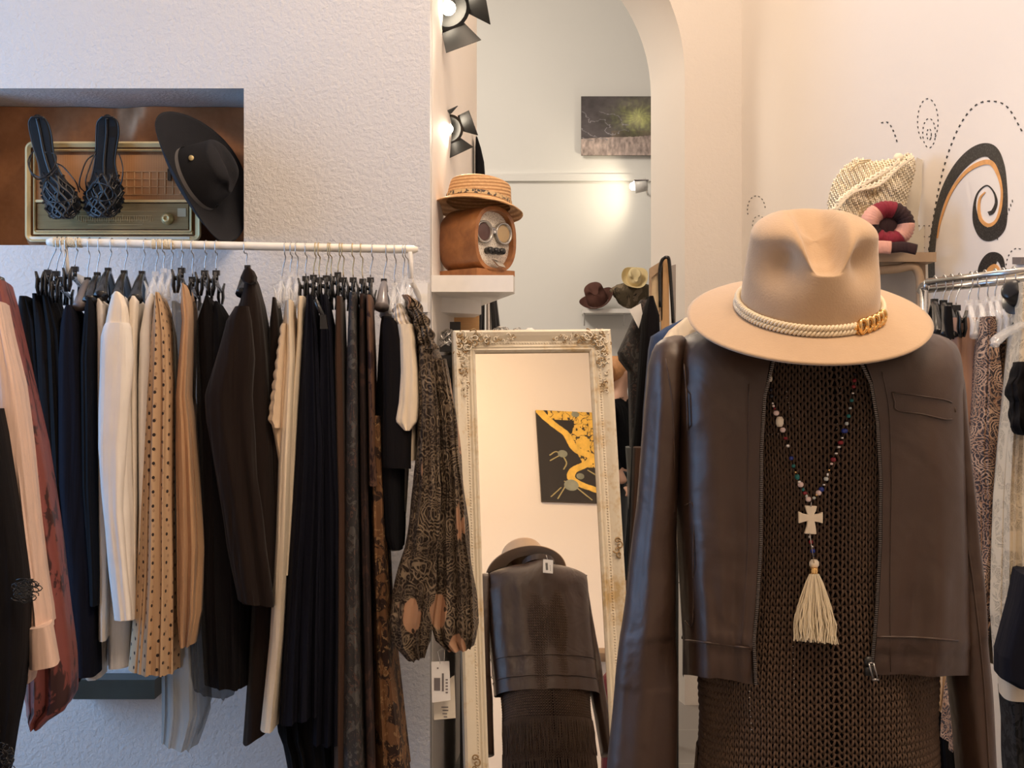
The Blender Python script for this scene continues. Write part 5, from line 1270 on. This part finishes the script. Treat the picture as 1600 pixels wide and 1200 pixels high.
oval(1590, 420, 18, 32, 2.6, 5.2, 9, 1.6)
for k in range(10): dash([(1582-k*2.6, 312+k*6.5), (1583-k*2.6, 322+k*6.5)], 1, 1.4)
for k in range(22): dash([(1428+(k % 4)*8, 352+(k//4)*17), (1429+(k % 4)*8, 356+(k//4)*17)], 1, 2.4)
o = obj('small_dashes', mb, M['mblack'], mural, False); o['kind'] = 'stuff'
M['swood'] = wood('shelf_wood', (.30, .20, .12), (.42, .30, .19), (3, 3, 3), .55)
DS = 3.72
shf = thing('bracket_shelf', 'wooden shelf on the right wall carrying the knitwear', 'shelf', W(1410, 408, DS))
def pboard(name, pts, d, dep, m, par): q_ = MB(); q_.prism([W(x, y, d) for x, y in pts], (0, dep, 0)); return obj(name, q_, m, par, False)
pboard('board', [(1335, 395), (1463, 394), (1463, 409), (1335, 409)], DS, .20, M['swood'], shf)
pboard('side_panel', [(1433, 246), (1441, 250), (1440, 300), (1434, 340), (1436, 362), (1454, 340), (1458, 394), (1412, 394), (1416, 300)], 3.93, .008, plain('beige_board', (.55, .50, .42), .6), shf)
mb = MB()
P = [W(1350, 424, DS+.02), W(1400, 420, DS+.02), W(1424, 416, DS+.02), W(1434, 424, DS+.02), W(1438, 445, DS+.02), W(1438, 500, DS+.02)]
mb.tube(cr(P, 5), .011, 8, flat=(1, 1.2)); obj('bracket', mb, M['swood'], shf)
pboard('post', [(1434, 409), (1446, 409), (1448, 520), (1436, 520)], DS+.06, .02, M['swood'], shf)
pboard('underside_panel', [(1340, 412), (1434, 412), (1434, 520), (1340, 520)], DS+.16, .006, plain('beige_board_low', (.50, .46, .4), .6), shf)
# crocheted bag
M['wool'] = plain('cream_wool', (.86, .76, .58), .85, 0, .1, 60, .3, 300)
t = NT('crochet'); v = t.voro(t.coord(), 110); wv = t.t.nodes.new('ShaderNodeTexWave'); wv.inputs['Scale'].default_value = 26; wv.bands_direction = 'Z'; t.l(t.coord(), wv.inputs[0])
k = t.ramp(v, [(.1, 1), (.6, 0)])
t.set(Base_Color=t.mix(k, (.50, .38, .22), (.70, .58, .38)), Roughness=.9, Normal=t.bump(k, .5, .003)); M['crochet'] = t.m
bag = thing('crochet_bag', 'slouched cream crocheted bag on the wooden shelf', 'bag', W(1370, 394, 3.82))
outl = [(1292, 318), (1300, 288), (1318, 262), (1340, 248), (1362, 252), (1384, 250), (1404, 246), (1420, 240), (1430, 250), (1428, 275), (1420, 300), (1412, 330), (1400, 362), (1370, 392), (1330, 392), (1300, 345)]
oc = cr([np.array(p, float) for p in outl]+[np.array(outl[0], float)], 5)[:-1]; cxy = np.array([1362, 318.])
rr = []
for f, y in ((.0, .0), (.45, .002), (.75, .016), (.92, .04), (1, .075), (.92, .11), (.7, .14)):
    rr.append([W(*(cxy+(p-cxy)*max(f, .02)), 3.76+y+.008*math.sin(i*.9+f*7)) for i, p in enumerate(oc)])
mb = MB(); mb.rings(rr, True, True, True); obj('body', mb, M['crochet'], bag)
oa = [tuple(p) for p in oc]
def inside(x, y):
    r = False
    for i in range(len(oa)):
        (x1, y1), (x2, y2) = oa[i-1], oa[i]
        if (y1 > y) != (y2 > y) and x < (x2-x1)*(y-y1)/(y2-y1)+x1: r = not r
    return r
def bagy(x, y):
    dm = min(math.hypot(x-a, y-b) for a, b in oa); return 3.757+.055*(1-min(1, dm/26))**2.2+.007*math.sin(x*.11+y*.07)+.004*math.sin(y*.19-x*.05)
rws = MB()
for r_ in range(46):
    run = []
    for q in range(90):
        u, v = -95+q*2.1, -95+r_*4.3
        x = 1362+u*.88+v*.47; y = 318-u*.47+v*.88+3*math.sin(u*.05)
        if inside(x, y): run.append(W(x+(1.5 if q % 2 else -1.5)*.5, y+(1.9 if q % 2 else -1.9), bagy(x, y)-.003*((q//2) % 2)))
        else:
            if len(run) > 3: rws.tube(run, .0031, 5)
            run = []
    if len(run) > 3: rws.tube(run, .0031, 5)
obj('stitches', rws, M['wool'], bag)
for pts in ([(1300, 330), (1330, 300), (1370, 288), (1400, 262), (1422, 246)], [(1306, 318), (1340, 292), (1380, 268), (1402, 252)]):
    C = cr([W(x, y, 3.745) for x, y in pts], 10); mb = MB(); 
    for s in range(3): mb.tube([Vector(tuple(p))+Vector((.006*math.cos(i*1.1+s*2.1), -.012, .006*math.sin(i*1.1+s*2.1))) for i, p in enumerate(C)], .0042, 6)
    obj('braided_strap', mb, M['wool'], bag)
mb = MB(); mb.ball(W(1404, 246, 3.765), .015, (1, .8, .9), 12); obj('knot', mb, M['wool'], bag)
mb = MB(); mb.tube([W(x, y, 3.76) for x, y in cr([(1328, 268), (1334, 262), (1340, 256), (1350, 254), (1360, 250), (1342, 252)], 5)], .0025, 6); obj('drawstring', mb, M['crochet'], bag)
# striped beanie and scarf
M['kn_r'] = cloth('wine_knit', (.20, .02, .035), .9); M['kn_p'] = cloth('pink_knit', (.62, .33, .27), .9); M['kn_k'] = cloth('dark_knit', (.035, .018, .02), .9)
bn = thing('striped_beanie', 'rolled wine, pink and black striped knit hat on the wooden shelf', 'hat', W(1388, 392, 3.68))
bc = W(1386, 352, 3.70)
for nm, a0, a1, m in (('wine_stripe', 1.2, 2.2, 'kn_r'), ('pink_stripe', 2.2, 3.2, 'kn_p'), ('black_stripe', 3.2, 3.9, 'kn_k'), ('wine_ribbed_edge', 3.9, 5.4, 'kn_r'), ('pink_stripe', 5.4, 6.35, 'kn_p'), ('black_stripe', 6.35, 7.48, 'kn_k')):
    rr = []
    for a in np.linspace(a0, a1, 14):
        c0 = bc+Vector((.052*math.cos(a), 0, .044*math.sin(a))); rad = Vector((math.cos(a), 0, math.sin(a))); rib = 1+.07*math.sin(a*46)
        rr.append([c0+rad*(.026*math.cos(t_))*rib+Vector((0, .036*math.sin(t_)*rib, 0)) for t_ in np.linspace(0, 2*PI, 18, endpoint=False)])
    mb = MB(); mb.rings(rr, True, True, True); obj(nm, mb, M[m], bn)
mb = MB(); mb.ball(bc+Vector((0, .012, 0)), .046, (1, .6, .95), 16); obj('crown', mb, M['kn_k'], bn)
for i, (a, b, m) in enumerate(((1345, 1360, 'kn_r'), (1360, 1392, 'kn_p'), (1392, 1432, 'kn_k'))):
    sc1 = scf if i else None
    mb = MB(); n0 = [W(a, 387, 3.66), W((a+b)/2, 386, 3.66), W(b, 388-(1 if i < 2 else -2), 3.66)]; mb.tube(cr(n0, 5), .012 if i < 2 else .010, 10, flat=(.7, 1.6))
    if not i: scf = thing('knit_scarf', 'folded striped knit scarf lying under the beanie on the shelf', 'scarf', W(1388, 393, 3.66))
    obj('scarf_stripe', mb, M[m], scf)

# ------------------------------------------------------------------ right clothes rack
ra0, ra1 = W(1449, 441, 3.22), W(1640, 419, 2.88)
rack = thing('clothes_rack', 'silver double-bar clothes rack along the right wall', 'clothes rack', Vector((ra1.x+.05, 3.0, 0)))
for off in (Vector((0, 0, 0)), Vector((.05, .22, -.005))):
    mb = MB(); mb.tube([ra0+off, ra1+off], .0095, 12); obj('bar', mb, M['wire'], rack)
mb = MB(); mb.tube([ra0+Vector((-.005, 0, -.02)), ra0, ra0+Vector((.02, .1, .0)), ra0+Vector((.05, .22, -.005))], .008, 10); obj('end_loop', mb, M['wire'], rack)
for x_ in (0, 1):
    e = (ra0 if not x_ else ra1)+Vector((.03, .12, 0)); mb = MB(); mb.tube([Vector((e.x, e.y, .02)), e], .011, 12); obj('post', mb, M['wire'], rack)
def rk(px): u = (px-1449)/191; return ra0.lerp(ra1, u)+Vector((0, 0, 0))
HR = [('suit', 1462, 1460, 472, 'black hanger at the left end of the silver rack'), ('suit', 1478, 1474, 474, 'black hanger with a wide black strap on the silver rack'), ('suit', 1490, 1482, 478, 'black hanger third from the left on the silver rack'), ('clip', 1504, 1494, 476, 'black clip hanger before the dusty rose trousers'),
 ('clear', 1522, 1514, 474, 'clear hanger of the dusty rose trousers'), ('clear', 1530, 1531, 474, 'clear hanger left of the paisley trousers'), ('clear', 1544, 1546, 470, 'clear hanger of the paisley trousers'), ('clear', 1560, 1556, 468, 'clear hanger of the back paisley trousers'), ('clear', 1572, 1566, 466, 'clear hanger next to the cream lace dress'), ('suit', 1588, 1584, 462, 'black hanger at the right picture edge')]
for k, r_, b_, y_, lab in HR: hanger(k, 0, b_, y_, lab, rp=rk(r_), metal='wire', dnear=.13 if k != 'suit' else .12, group='hangers on the silver rack')
GR = 'garments on the silver rack'
def gr(*a, **k): return garment(*a, group=GR, al=.5, **k)
gr('dusty_rose_trousers', 'dusty rose tailored trousers behind the jacket shoulder', 'trousers', [(496, 1484, 1534), (520, 1482, 1538), (600, 1490, 1534), (700, 1500, 1530), (900, 1500, 1534)], 3.02, .05, 'c_rose', (2, .006), seed=60)
gr('black_strap', 'wide black strap looped over a hanger on the silver rack', 'strap', [(478, 1477, 1488), (500, 1476, 1490), (528, 1480, 1492, 4)], 2.99, .012, 'c_black', seed=61)
gr('paisley_trousers', 'rust and grey paisley trousers right of the jacket sleeve', 'trousers', [(494, 1538, 1560), (540, 1536, 1566), (600, 1532, 1572), (700, 1524, 1576), (860, 1532, 1566), (1100, 1494, 1540), (1178, 1490, 1514)], 2.90, .10, 'paisley2', (2.5, .012), seed=62, N=56, wob=.002)
gr('paisley_trousers', 'second paisley trousers, behind the clear shoulder hanger', 'trousers', [(492, 1562, 1592), (560, 1562, 1590), (700, 1560, 1584), (900, 1556, 1580)], 2.94, .09, 'paisley2', (2, .010), seed=63)
gr('cream_lace_dress', 'long cream lace dress near the right picture edge', 'dress', [(440, 1594, 1612), (520, 1590, 1612), (620, 1580, 1614), (700, 1572, 1614), (780, 1566, 1614), (960, 1560, 1616), (1060, 1566, 1612)], 2.80, .10, 'lace', (3, .012), seed=64, N=56)
gr('ruffled_blouse', 'black ruffled blouse at the right picture edge', 'blouse', [(565, 1592, 1615), (590, 1586, 1615), (600, 1580, 1615), (618, 1579, 1615), (628, 1585, 1615), (655, 1584, 1615), (668, 1586, 1615), (680, 1594, 1615)], 2.72, .05, 'c_black2', (3, .008), seed=65, wob=.003)
gr('navy_skirt', 'dark navy skirt in the lower right corner', 'skirt', [(900, 1600, 1625), (950, 1590, 1625), (1030, 1568, 1625), (1066, 1568, 1625), (1078, 1590, 1625)], 2.66, .08, 'c_navy', seed=66)
gr('cream_hem_skirt', 'cream skirt hem peeping below the navy skirt', 'skirt', [(1050, 1570, 1620), (1075, 1570, 1620), (1097, 1572, 1620, 2)], 2.72, .06, 'c_cream', seed=67)
gr('black_lace_dress', 'black lace dress in the bottom right corner', 'dress', [(1090, 1574, 1630), (1140, 1578, 1630), (1250, 1580, 1630)], 2.74, .08, 'blacklace', (3, .008), seed=68)
gr('beige_blouse', 'beige folded blouse between dress hip and jacket sleeve', 'blouse', [(1040, 1464, 1500), (1080, 1464, 1494), (1100, 1464, 1488), (1112, 1464, 1476)], 3.1, .06, 'c_sand', (3, .012), seed=69)
gr('black_long_skirt', 'black long skirt low between dress and jacket sleeve', 'skirt', [(900, 1462, 1500), (1100, 1460, 1492), (1250, 1456, 1520)], 3.2, .08, 'c_black', (2, .008), seed=70)
# black hat hanging at the right edge, clear shoulder hanger in front
M4 = Matrix.Translation(W(1592, 462, 2.86))@Matrix.Rotation(math.radians(-60), 4, 'Y')@Matrix.Rotation(math.radians(30), 4, 'X')
rt, _ = hat('glossy_black_hat', 'small glossy black hat hung at the right picture edge', 'hat', M4, R=.045, cr_=(.028, .028), h=.04, droop=.004, pinch=.005, crease=.004, mat='patent', seg=32)
rt = thing('clear_shoulder_hanger', 'large clear plastic hanger arm in front of the paisley trousers', 'hanger', W(1570, 540, 2.76))
mb = MB(); mb.tube(cr([W(1554, 540, 2.72), W(1558, 531, 2.73), W(1572, 520, 2.76), W(1592, 510, 2.8), W(1608, 502, 2.82)], 5), [.010]*4+[.014]*4+[.013]*13, 12, flat=(1, .7)); obj('arm', mb, clear('frosted_plastic', (.6, .62, .65), .42), rt)
# label clip on the wall at the top right
mb = MB(); mb.prism([RW(1588, 402, .002), RW(1602, 402, .002), RW(1602, 413, .002), RW(1588, 413, .002)], tuple(RN*.01)); o = obj('size_disc', mb, M['grey_pl'], None, False); tag(o, 'small black and white clip label above the silver rack at the right edge', 'label')

# ------------------------------------------------------------------ behind the mirror: cabinet, jewellery, tripod, back room
cab = thing('display_cabinet', 'dark grey tall cabinet standing behind the leaning mirror', 'cabinet', (.08, 4.45, 0))
ctop = Z(521, 4.3)
mb = MB(); mb.box((.055, 4.49, ctop/2-.01), (.46, .36, ctop-.02)); obj('body', mb, plain('dark_grey_laminate', (.05, .048, .048), .5), cab, False)
mb = MB(); mb.box((.055, 4.49, ctop-.01), (.475, .38, .02)); obj('top_board', mb, M['white'], cab, False)
for k in range(2):
    mb = MB(); mb.box((-.06+.23*k, 4.305, ctop/2-.05), (.22, .012, ctop-.2)); dd_ = obj('door', mb, plain('cabinet_door', (.055, .052, .052), .45), cab, False)
    mb = MB(); mb.tube([(.04+.04*k, 4.295, ctop/2-.06), (.04+.04*k, 4.295, ctop/2+.06)], .005, 8); obj('handle', mb, M['wire'], dd_)
mb = MB(); mb.box((X(716, 4.6), 4.62, Z(508, 4.62)), (.15, .02, .08)); o = obj('wooden_board', mb, wood('pale_wood', (.62, .34, .14), (.75, .45, .2), (4, 4, 20)), None, False); tag(o, 'orange wooden board behind the mirror under the white shelf', 'board')
mb = MB(); mb.box((X(703, 4.5), 4.5, Z(511, 4.5)), (.075, .03, .035)); o = obj('black_box', mb, M['black'], None, False); tag(o, 'flat black box before the orange wooden board', 'box')
rng = random.Random(14)
jw = thing('jewellery_pile', 'silver bracelets and necklaces heaped left of the mirror top', 'jewellery', W(703, 548, 4.1))
for k in range(12):
    c = W(702+rng.uniform(-9, 7), 532+rng.uniform(-16, 14), 4.16); a = rng.uniform(0, 3); rad_ = rng.uniform(.014, .028)
    q = Vector((math.cos(a), math.sin(a)-1, .6)).to_track_quat('Z', 'Y').to_matrix(); mb = MB(); mb.tube([c+q@Vector((rad_*math.cos(u), rad_*math.sin(u), 0)) for u in np.linspace(0, 2*PI, 20, endpoint=False)], .0035, 6, closed=True); obj('bracelet', mb, M['wire'], jw)
mb = MB(); mb.box(W(700, 565, 4.16), (.05, .06, .04)); mb.box(W(702, 545, 4.16), (.06, .05, .02)); obj('display_block', mb, M['blackm'], jw, False)
mb = MB()
tn = thing('jewellery_chain', 'grey chain necklace lying on the cabinet behind the mirror frame', 'necklace', W(790, 519, 4.5))
for k in range(20):
    c = W(774+k*1.9, 516-3*math.sin(k*.35), 4.45); mb.tube([c+Vector((.008*math.cos(u), .006*math.sin(u), .006*math.sin(u+k))) for u in np.linspace(0, 2*PI, 9, endpoint=False)], .002, 5, closed=True)
obj('links', mb, M['wire'], tn)
for px, w_, h_, c, lab in ((828, 20, 12, (.85, .84, .82), 'white folded paper bag on the cabinet behind the mirror'), (864, 26, 6, (.55, .5, .72), 'lilac flat packet on the cabinet behind the mirror'), (738, 8, 8, (.25, .2, .2), 'small grey jar on the cabinet behind the mirror top left corner')):
    mb = MB(); rr = [ell(X(px, 4.5), 4.5, ctop+z, w_/F*4.5/2*s, .03*s, 16, .6) for z, s in ((0, .9), (.004, 1), (h_/F*4.5*.7, .85), (h_/F*4.5, .4))]; mb.rings(rr, True, True, True)
    o = obj({'w': 'paper_bag', 'l': 'packet', 's': 'jar'}[lab[0]], mb, plain('item_'+str(px), c, .5)); tag(o, lab, {'w': 'bag', 'l': 'packet', 's': 'jar'}[lab[0]])
# tripod/stand with a black umbrella-like drape behind the radio
td = thing('display_stand', 'black metal stand with a grey post rising behind the wooden radio', 'stand', W(760, 640, 4.95))
td.location.z = 0
mb = MB(); mb.tube([W(764, 300, 5.0), W(764, 1100, 5.0)], .011, 8); obj('post', mb, plain('grey_post', (.35, .32, .30), .4, .5), td)
for a, b in ((752, 750), (771, 776)):
    mb = MB(); mb.tube([W(a+4, 300, 4.98), W(a, 470, 4.98), W(b, 525, 4.98), W(b, 1050, 4.98)], [.014, .014, .018, .018], 8); obj('side_arm', mb, M['black'], td)
mb = px_loft([(213, 743, 746), (228, 742, 751), (250, 742, 756), (290, 742, 759), (330, 742, 760)], 5.2, .05, seed=80, al=0); o = obj('black_cloth', mb, M['c_black'], td)
mb = MB(); mb.lathe([(.08, 0), (.08, .02), (.03, .04)], Matrix.Translation((W(764, 0, 5.0).x, 5.0, 0)), 24); obj('base', mb, M['black'], td)
# back room shelf with hats
DB = 8.95
bsf = thing('back_room_shelf', 'small white shelf with hats on the far wall', 'shelf', W(945, 490, 9.05))
mb = MB(); mb.box((X(948, 9.05), 9.06, Z(487, 9.05)), (.34, .26, .03)); obj('board', mb, M['white'], bsf, False)
for px in (913, 975):
    mb = MB(); mb.tube([W(px, 490, 9.0), W(px, 508, 9.15)], .006, 6); obj('bracket', mb, M['white'], bsf)
M4 = Matrix.Translation(W(934, 470, 9.0))@Matrix.Rotation(math.radians(-24), 4, 'Y')@Matrix.Rotation(math.radians(30), 4, 'X')
hat('brown_felt_hat', 'brown felt hat on the small white shelf of the back room', 'hat', M4, R=.125, cr_=(.075, .09), h=.13, droop=-.01, curl=.03, mat='felt_brown', seg=40)
M['camo'] = floral('camouflage', (.10, .075, .045), (.20, .15, .10), 12, .52, (.04, .03, .02), .8, 9)
mb = MB(); rr = []
for f in np.linspace(0, 1, 10):
    r_ = .155*math.sin(min(1, f*1.15)*PI*.5)**.6 if f < .6 else .155*math.cos((f-.6)/.4*PI/2)**.5
    rr.append([W(985, 0, 9.0).xyz*0+Vector((X(988, 9.0)+(r_+.012*math.sin(k*1.7+f*9))*math.cos(2*PI*k/24), 9.0+r_*.7*math.sin(2*PI*k/24), Z(484, 9.0)+f*.20)) for k in range(24)])
mb.rings(rr, True, True, True); o = obj('camouflage_bag', mb, M['camo']); tag(o, 'camouflage patterned bag under the cream hat in the back room', 'bag')
M['cream_felt'] = plain('cream_hat', (.72, .58, .32), .8)
M4 = Matrix.Translation(W(991, 436, 8.92))@Matrix.Rotation(math.radians(62), 4, 'X')@Matrix.Rotation(math.radians(10), 4, 'Z')
hat('cream_cowboy_hat', 'pale yellow hat tilted on top of the camouflage bag', 'hat', M4, R=.092, cr_=(.05, .06), h=.08, droop=-.02, curl=.02, mat='cream_felt', seg=40, wave=.012)
# picture frames leaning at the arch
def pframe(label, pts, d, m, wd=.028):
    P = [W(x, y, d) for x, y in pts]; rt = thing('picture_frame', label, 'picture frame', P[3]); cc = sum(P, Vector())/4
    mb = MB(); inner = [p+(cc-p).normalized()*wd*1.3 for p in P]; off = Vector((0, -.02, 0))
    mb.rings([P, [p+off for p in P], [p+off for p in inner], inner], True); 
    n4 = 4; o = obj('frame', mb, m, rt, False)
    mb = MB(); mb.prism([p+Vector((0, -.006, 0)) for p in inner], (0, .004, 0)); obj('backing', mb, plain('pale_print', (.62, .48, .3), .6, 0, .5, 20), rt, False); return rt
pframe('old gilt picture frame behind the black shirts at the arch', [(1014, 420), (1035, 407), (1034, 500), (1013, 520)], 4.92, M['swood'])
ff = thing('wooden_easel', 'tall tan wooden easel upright with a black strap at the arch', 'easel', W(1040, 510, 4.9)); ff.location.z = 0
mb = MB(); mb.prism([W(1033, 408, 4.9), W(1037, 404, 4.9), W(1045, 405, 4.9), W(1046, 520, 4.9), W(1042, 1162, 4.9), W(1033, 1162, 4.9)], (0, .03, 0)); obj('upright', mb, wood('tan_wood', (.42, .24, .10), (.55, .33, .15), (6, 6, 1)), ff, False)
mb = MB(); mb.prism([W(1049, 415, 4.95), W(1056, 413, 4.95), W(1056, 510, 4.95), W(1051, 510, 4.95)], (0, .02, 0)); obj('grey_slat', mb, plain('grey_wood', (.28, .25, .23), .6), ff, False)
mb = MB(); mb.tube(cr([W(1032, 480, 4.88), W(1031, 430, 4.88), W(1034, 408, 4.87), (X(1042, 4.86), 4.86, Z(402, 4.86)), W(1046, 412, 4.87), W(1050, 470, 4.88), W(1052, 505, 4.88)], 5), .007, 6); obj('strap', mb, M['black'], ff)
# clothes hanging in the middle distance
GM = 'clothes hanging between the mirror and the leather jacket'
def gm(*a, **k): return garment(*a, group=GM, **k)
gm('grey_shirt', 'dark grey short-sleeved shirt with a white price card', 'shirt', [(468, 1000, 1016), (500, 988, 1018), (550, 966, 1014), (562, 968, 1010), (580, 982, 1008), (800, 988, 1010)], 4.75, .12, 'charfl', (1, .005), seed=90)
mb = MB(); mb.prism([W(983, 484, 4.7), W(1001, 474, 4.7), W(1004, 490, 4.7), W(998, 513, 4.7)], (0, .003, 0)); o = obj('price_card', mb, M['white'], None, False); tag(o, 'small white price card on the dark grey hanging shirt', 'card')
gm('black_long_coat', 'long black coat between the grey shirt and the denim jacket', 'coat', [(462, 1014, 1022), (490, 1005, 1032), (560, 1000, 1034), (700, 990, 1026), (870, 982, 1016), (950, 985, 1010)], 4.45, .14, 'c_black2', (1.5, .006), seed=91)
gm('denim_jacket', 'blue denim jacket shoulder behind the leather jacket', 'jacket', [(497, 1068, 1082), (510, 1040, 1084), (524, 1018, 1084), (545, 1014, 1080), (640, 1006, 1060), (800, 998, 1050), (860, 994, 1040)], 4.3, .12, 'c_denim', (1, .004), seed=92)
gm('cream_jacket', 'cream jacket shoulder between denim and leather jackets', 'jacket', [(496, 1070, 1085), (515, 1046, 1090), (535, 1032, 1080), (600, 1036, 1070)], 4.2, .10, 'c_cream', seed=93)
gm('brown_scarf', 'rust brown cloth hanging low beside the mirror frame', 'cloth', [(700, 990, 1010), (860, 984, 1008), (960, 976, 1000), (1100, 972, 990)], 4.2, .06, 'c_brown', (2, .005), seed=94)
gm('charcoal_knit', 'charcoal knit top with a frayed pale edge below the black coat', 'top', [(700, 978, 1004), (730, 980, 1006), (800, 984, 1002)], 4.8, .08, 'c_grey', (2, .005), seed=95)
gb = W(1056, 500, 4.6); gz = Z(540, 4.3); mb = MB(); mb.tube([Vector((gb.x, 4.6, 0)), Vector((gb.x, 4.6, gz)), Vector((.5, 4.95, gz)), Vector((.5, 4.95, 0))], .010, 10); o = obj('garment_bar', mb, M['blackm']); tag(o, 'black bar carrying the coats beyond the mirror', 'clothes rail')
# burgundy garment behind the camera seen in the mirror
a = reflect(946, 1130, .9); 
mb = MB(); rr = []
for z, a_, b_ in ((.45, .20, .10), (a.z-.2, .17, .09), (a.z+.02, .15, .08), (a.z+.22, .15, .07), (a.z+.30, .08, .05)): rr.append(ell(a.x+.13, a.y, z, a_, b_, 30))
mb.rings(rr, True, True, True); o = obj('wine_dress', mb, M['c_wine']); tag(o, 'wine red dress glimpsed at the lower right of the mirror', 'dress')
a = reflect(938, 1022, YR+.12); mb = MB(); mb.box((a.x+.22, YR+.1, a.z), (.5, .2, .035)); o = obj('rear_shelf', mb, M['swood'], None, False); tag(o, 'brown wall shelf seen small at the right inside the mirror', 'shelf')

# ------------------------------------------------------------------ person in the back room
pr = thing('person', 'person with ginger hair in black top and shiny black trousers, beyond the mirror', 'person', W(968, 881, 9.4)); 
DPn = 8.2
base = Vector((X(968, DPn), DPn, 0)); pr.location = base
def skin(name, chain, m, parent, sub=2):
    """chain: list of (points, radii) sharing point indices; built as skinned edges"""
    V, E, Rr = [], [], []
    for pts, rad in chain:
        prev = None
        for p, r_ in zip(pts, rad):
            p = Vector(p); k = next((i for i, q in enumerate(V) if (q-p).length < 1e-4), None)
            if k is None: V.append(p); Rr.append(r_); k = len(V)-1
            if prev is not None: E.append((prev, k))
            prev = k
    me_ = bpy.data.meshes.new(name); me_.from_pydata([tuple(v) for v in V], E, []); o = bpy.data.objects.new(name, me_); COL.objects.link(o); o.parent = parent
    sm = o.modifiers.new('skin', 'SKIN'); sm.use_smooth_shade = True
    for i, sv in enumerate(me_.skin_vertices[0].data): sv.radius = Rr[i] if hasattr(Rr[i], '__len__') else (Rr[i], Rr[i]); sv.use_root = (i == 0)
    ss = o.modifiers.new('sub', 'SUBSURF'); ss.levels = sub; ss.render_levels = sub
    me_.materials.append(m); return o
skm = plain('skin', (.62, .36, .25), .55); 
Hh = CZ+(600-563)/F*DPn                              # top of head
s_ = Hh/1.66
def S(x, y, z): return (x*s_, y*s_, z*s_)
skin('body', [([S(0, 0, .92), S(0, 0, 1.1), S(0, .01, 1.3), S(.005, .01, 1.42), S(.012, -.005, 1.50), S(.02, -.02, 1.56), S(.022, -.02, 1.62)], [.08, .08, .09, .05, .045, .075, .07]),
              ([S(0, .01, 1.3), S(.16, .01, 1.34), S(.20, .03, 1.08), S(.16, -.12, .92), S(.14, -.17, .87)], [.11, .05, .04, .03, .028]),
              ([S(0, .01, 1.3), S(-.16, .01, 1.34), S(-.21, .03, 1.08), S(-.19, -.08, .88), S(-.18, -.11, .82)], [.11, .05, .04, .03, .028]),
              ([S(0, 0, .92), S(.08, 0, .86), S(.09, -.01, .48), S(.09, .02, .08), S(.09, -.10, .04)], [.11, .085, .06, .04, .035]),
              ([S(0, 0, .92), S(-.08, 0, .86), S(-.09, -.01, .48), S(-.09, .02, .08), S(-.09, -.10, .04)], [.11, .085, .06, .04, .035])], skm, pr)
for sx_ in (-1, 1):
    for k in range(5):
        b0 = base+Vector(S(.14 if sx_ > 0 else -.18, -.17 if sx_ > 0 else -.11, .87 if sx_ > 0 else .82)); dx = (k-1.5)*.016
        if k < 4: P = [b0+Vector((dx, -.01, -.02)), b0+Vector((dx*1.2, -.03, -.05)), b0+Vector((dx*1.2, -.025, -.075+.004*k))]
        else: P = [b0+Vector((-sx_*.02, -.01, -.005)), b0+Vector((-sx_*.04, -.03, -.02)), b0+Vector((-sx_*.045, -.04, -.04))]
        mb = MB(); mb.tube(cr(P, 3), .009, 7); obj('finger', mb, skm, pr)
skin('top', [([S(0, 0, .84), S(0, 0, 1.1), S(0, .01, 1.3), S(.004, .01, 1.40)], [(.16, .13), (.13, .11), (.15, .12), (.07, .07)]), ([S(0, .01, 1.3), S(.17, .01, 1.34), S(.21, .03, 1.08), S(.165, -.11, .93)], [(.135, .11), .062, .052, .042]), ([S(0, .01, 1.3), S(-.17, .01, 1.34), S(-.22, .03, 1.08), S(-.195, -.07, .89)], [(.135, .11), .062, .052, .042])], M['c_black'], pr)
skin('trousers', [([S(0, 0, 1.0), S(.08, 0, .86), S(.09, -.01, .48), S(.09, .02, .10)], [(.14, .12), .10, .072, .055]), ([S(0, 0, 1.0), S(-.08, 0, .86), S(-.09, -.01, .48), S(-.09, .02, .10)], [(.14, .12), .10, .072, .055])], plain('shiny_trousers', (.02, .025, .03), .3), pr)
mb = MB(); hc = Vector(S(.012, .02, 1.60))+base
mb.ball(hc, .098*s_, (.95, 1.0, 1.0), 16); mb.ball(hc+Vector((-.07, .03, -.02)), .05, (1, 1, 1.3), 10); obj('hair', mb, plain('ginger_hair', (.55, .26, .10), .6, 0, .3, 60), pr)
mb = MB(); f0 = Vector(S(.022, -.10, 1.555))+base
mb.ball(f0+Vector((0, -.012, 0)), .012, (1, 1.4, 1.2), 8); obj('nose', mb, skm, pr)
for e in (-.03, .03):
    mb = MB(); mb.ball(f0+Vector((e, .012, .03)), .010, (1, .5, .6), 8); obj('eye', mb, M['black'], pr)
mb = MB(); mb.ball(f0+Vector((0, .008, -.04)), .018, (1, .4, .3), 8); obj('mouth', mb, plain('lips', (.45, .12, .1), .5), pr)
pr.rotation_euler.z = 1.1
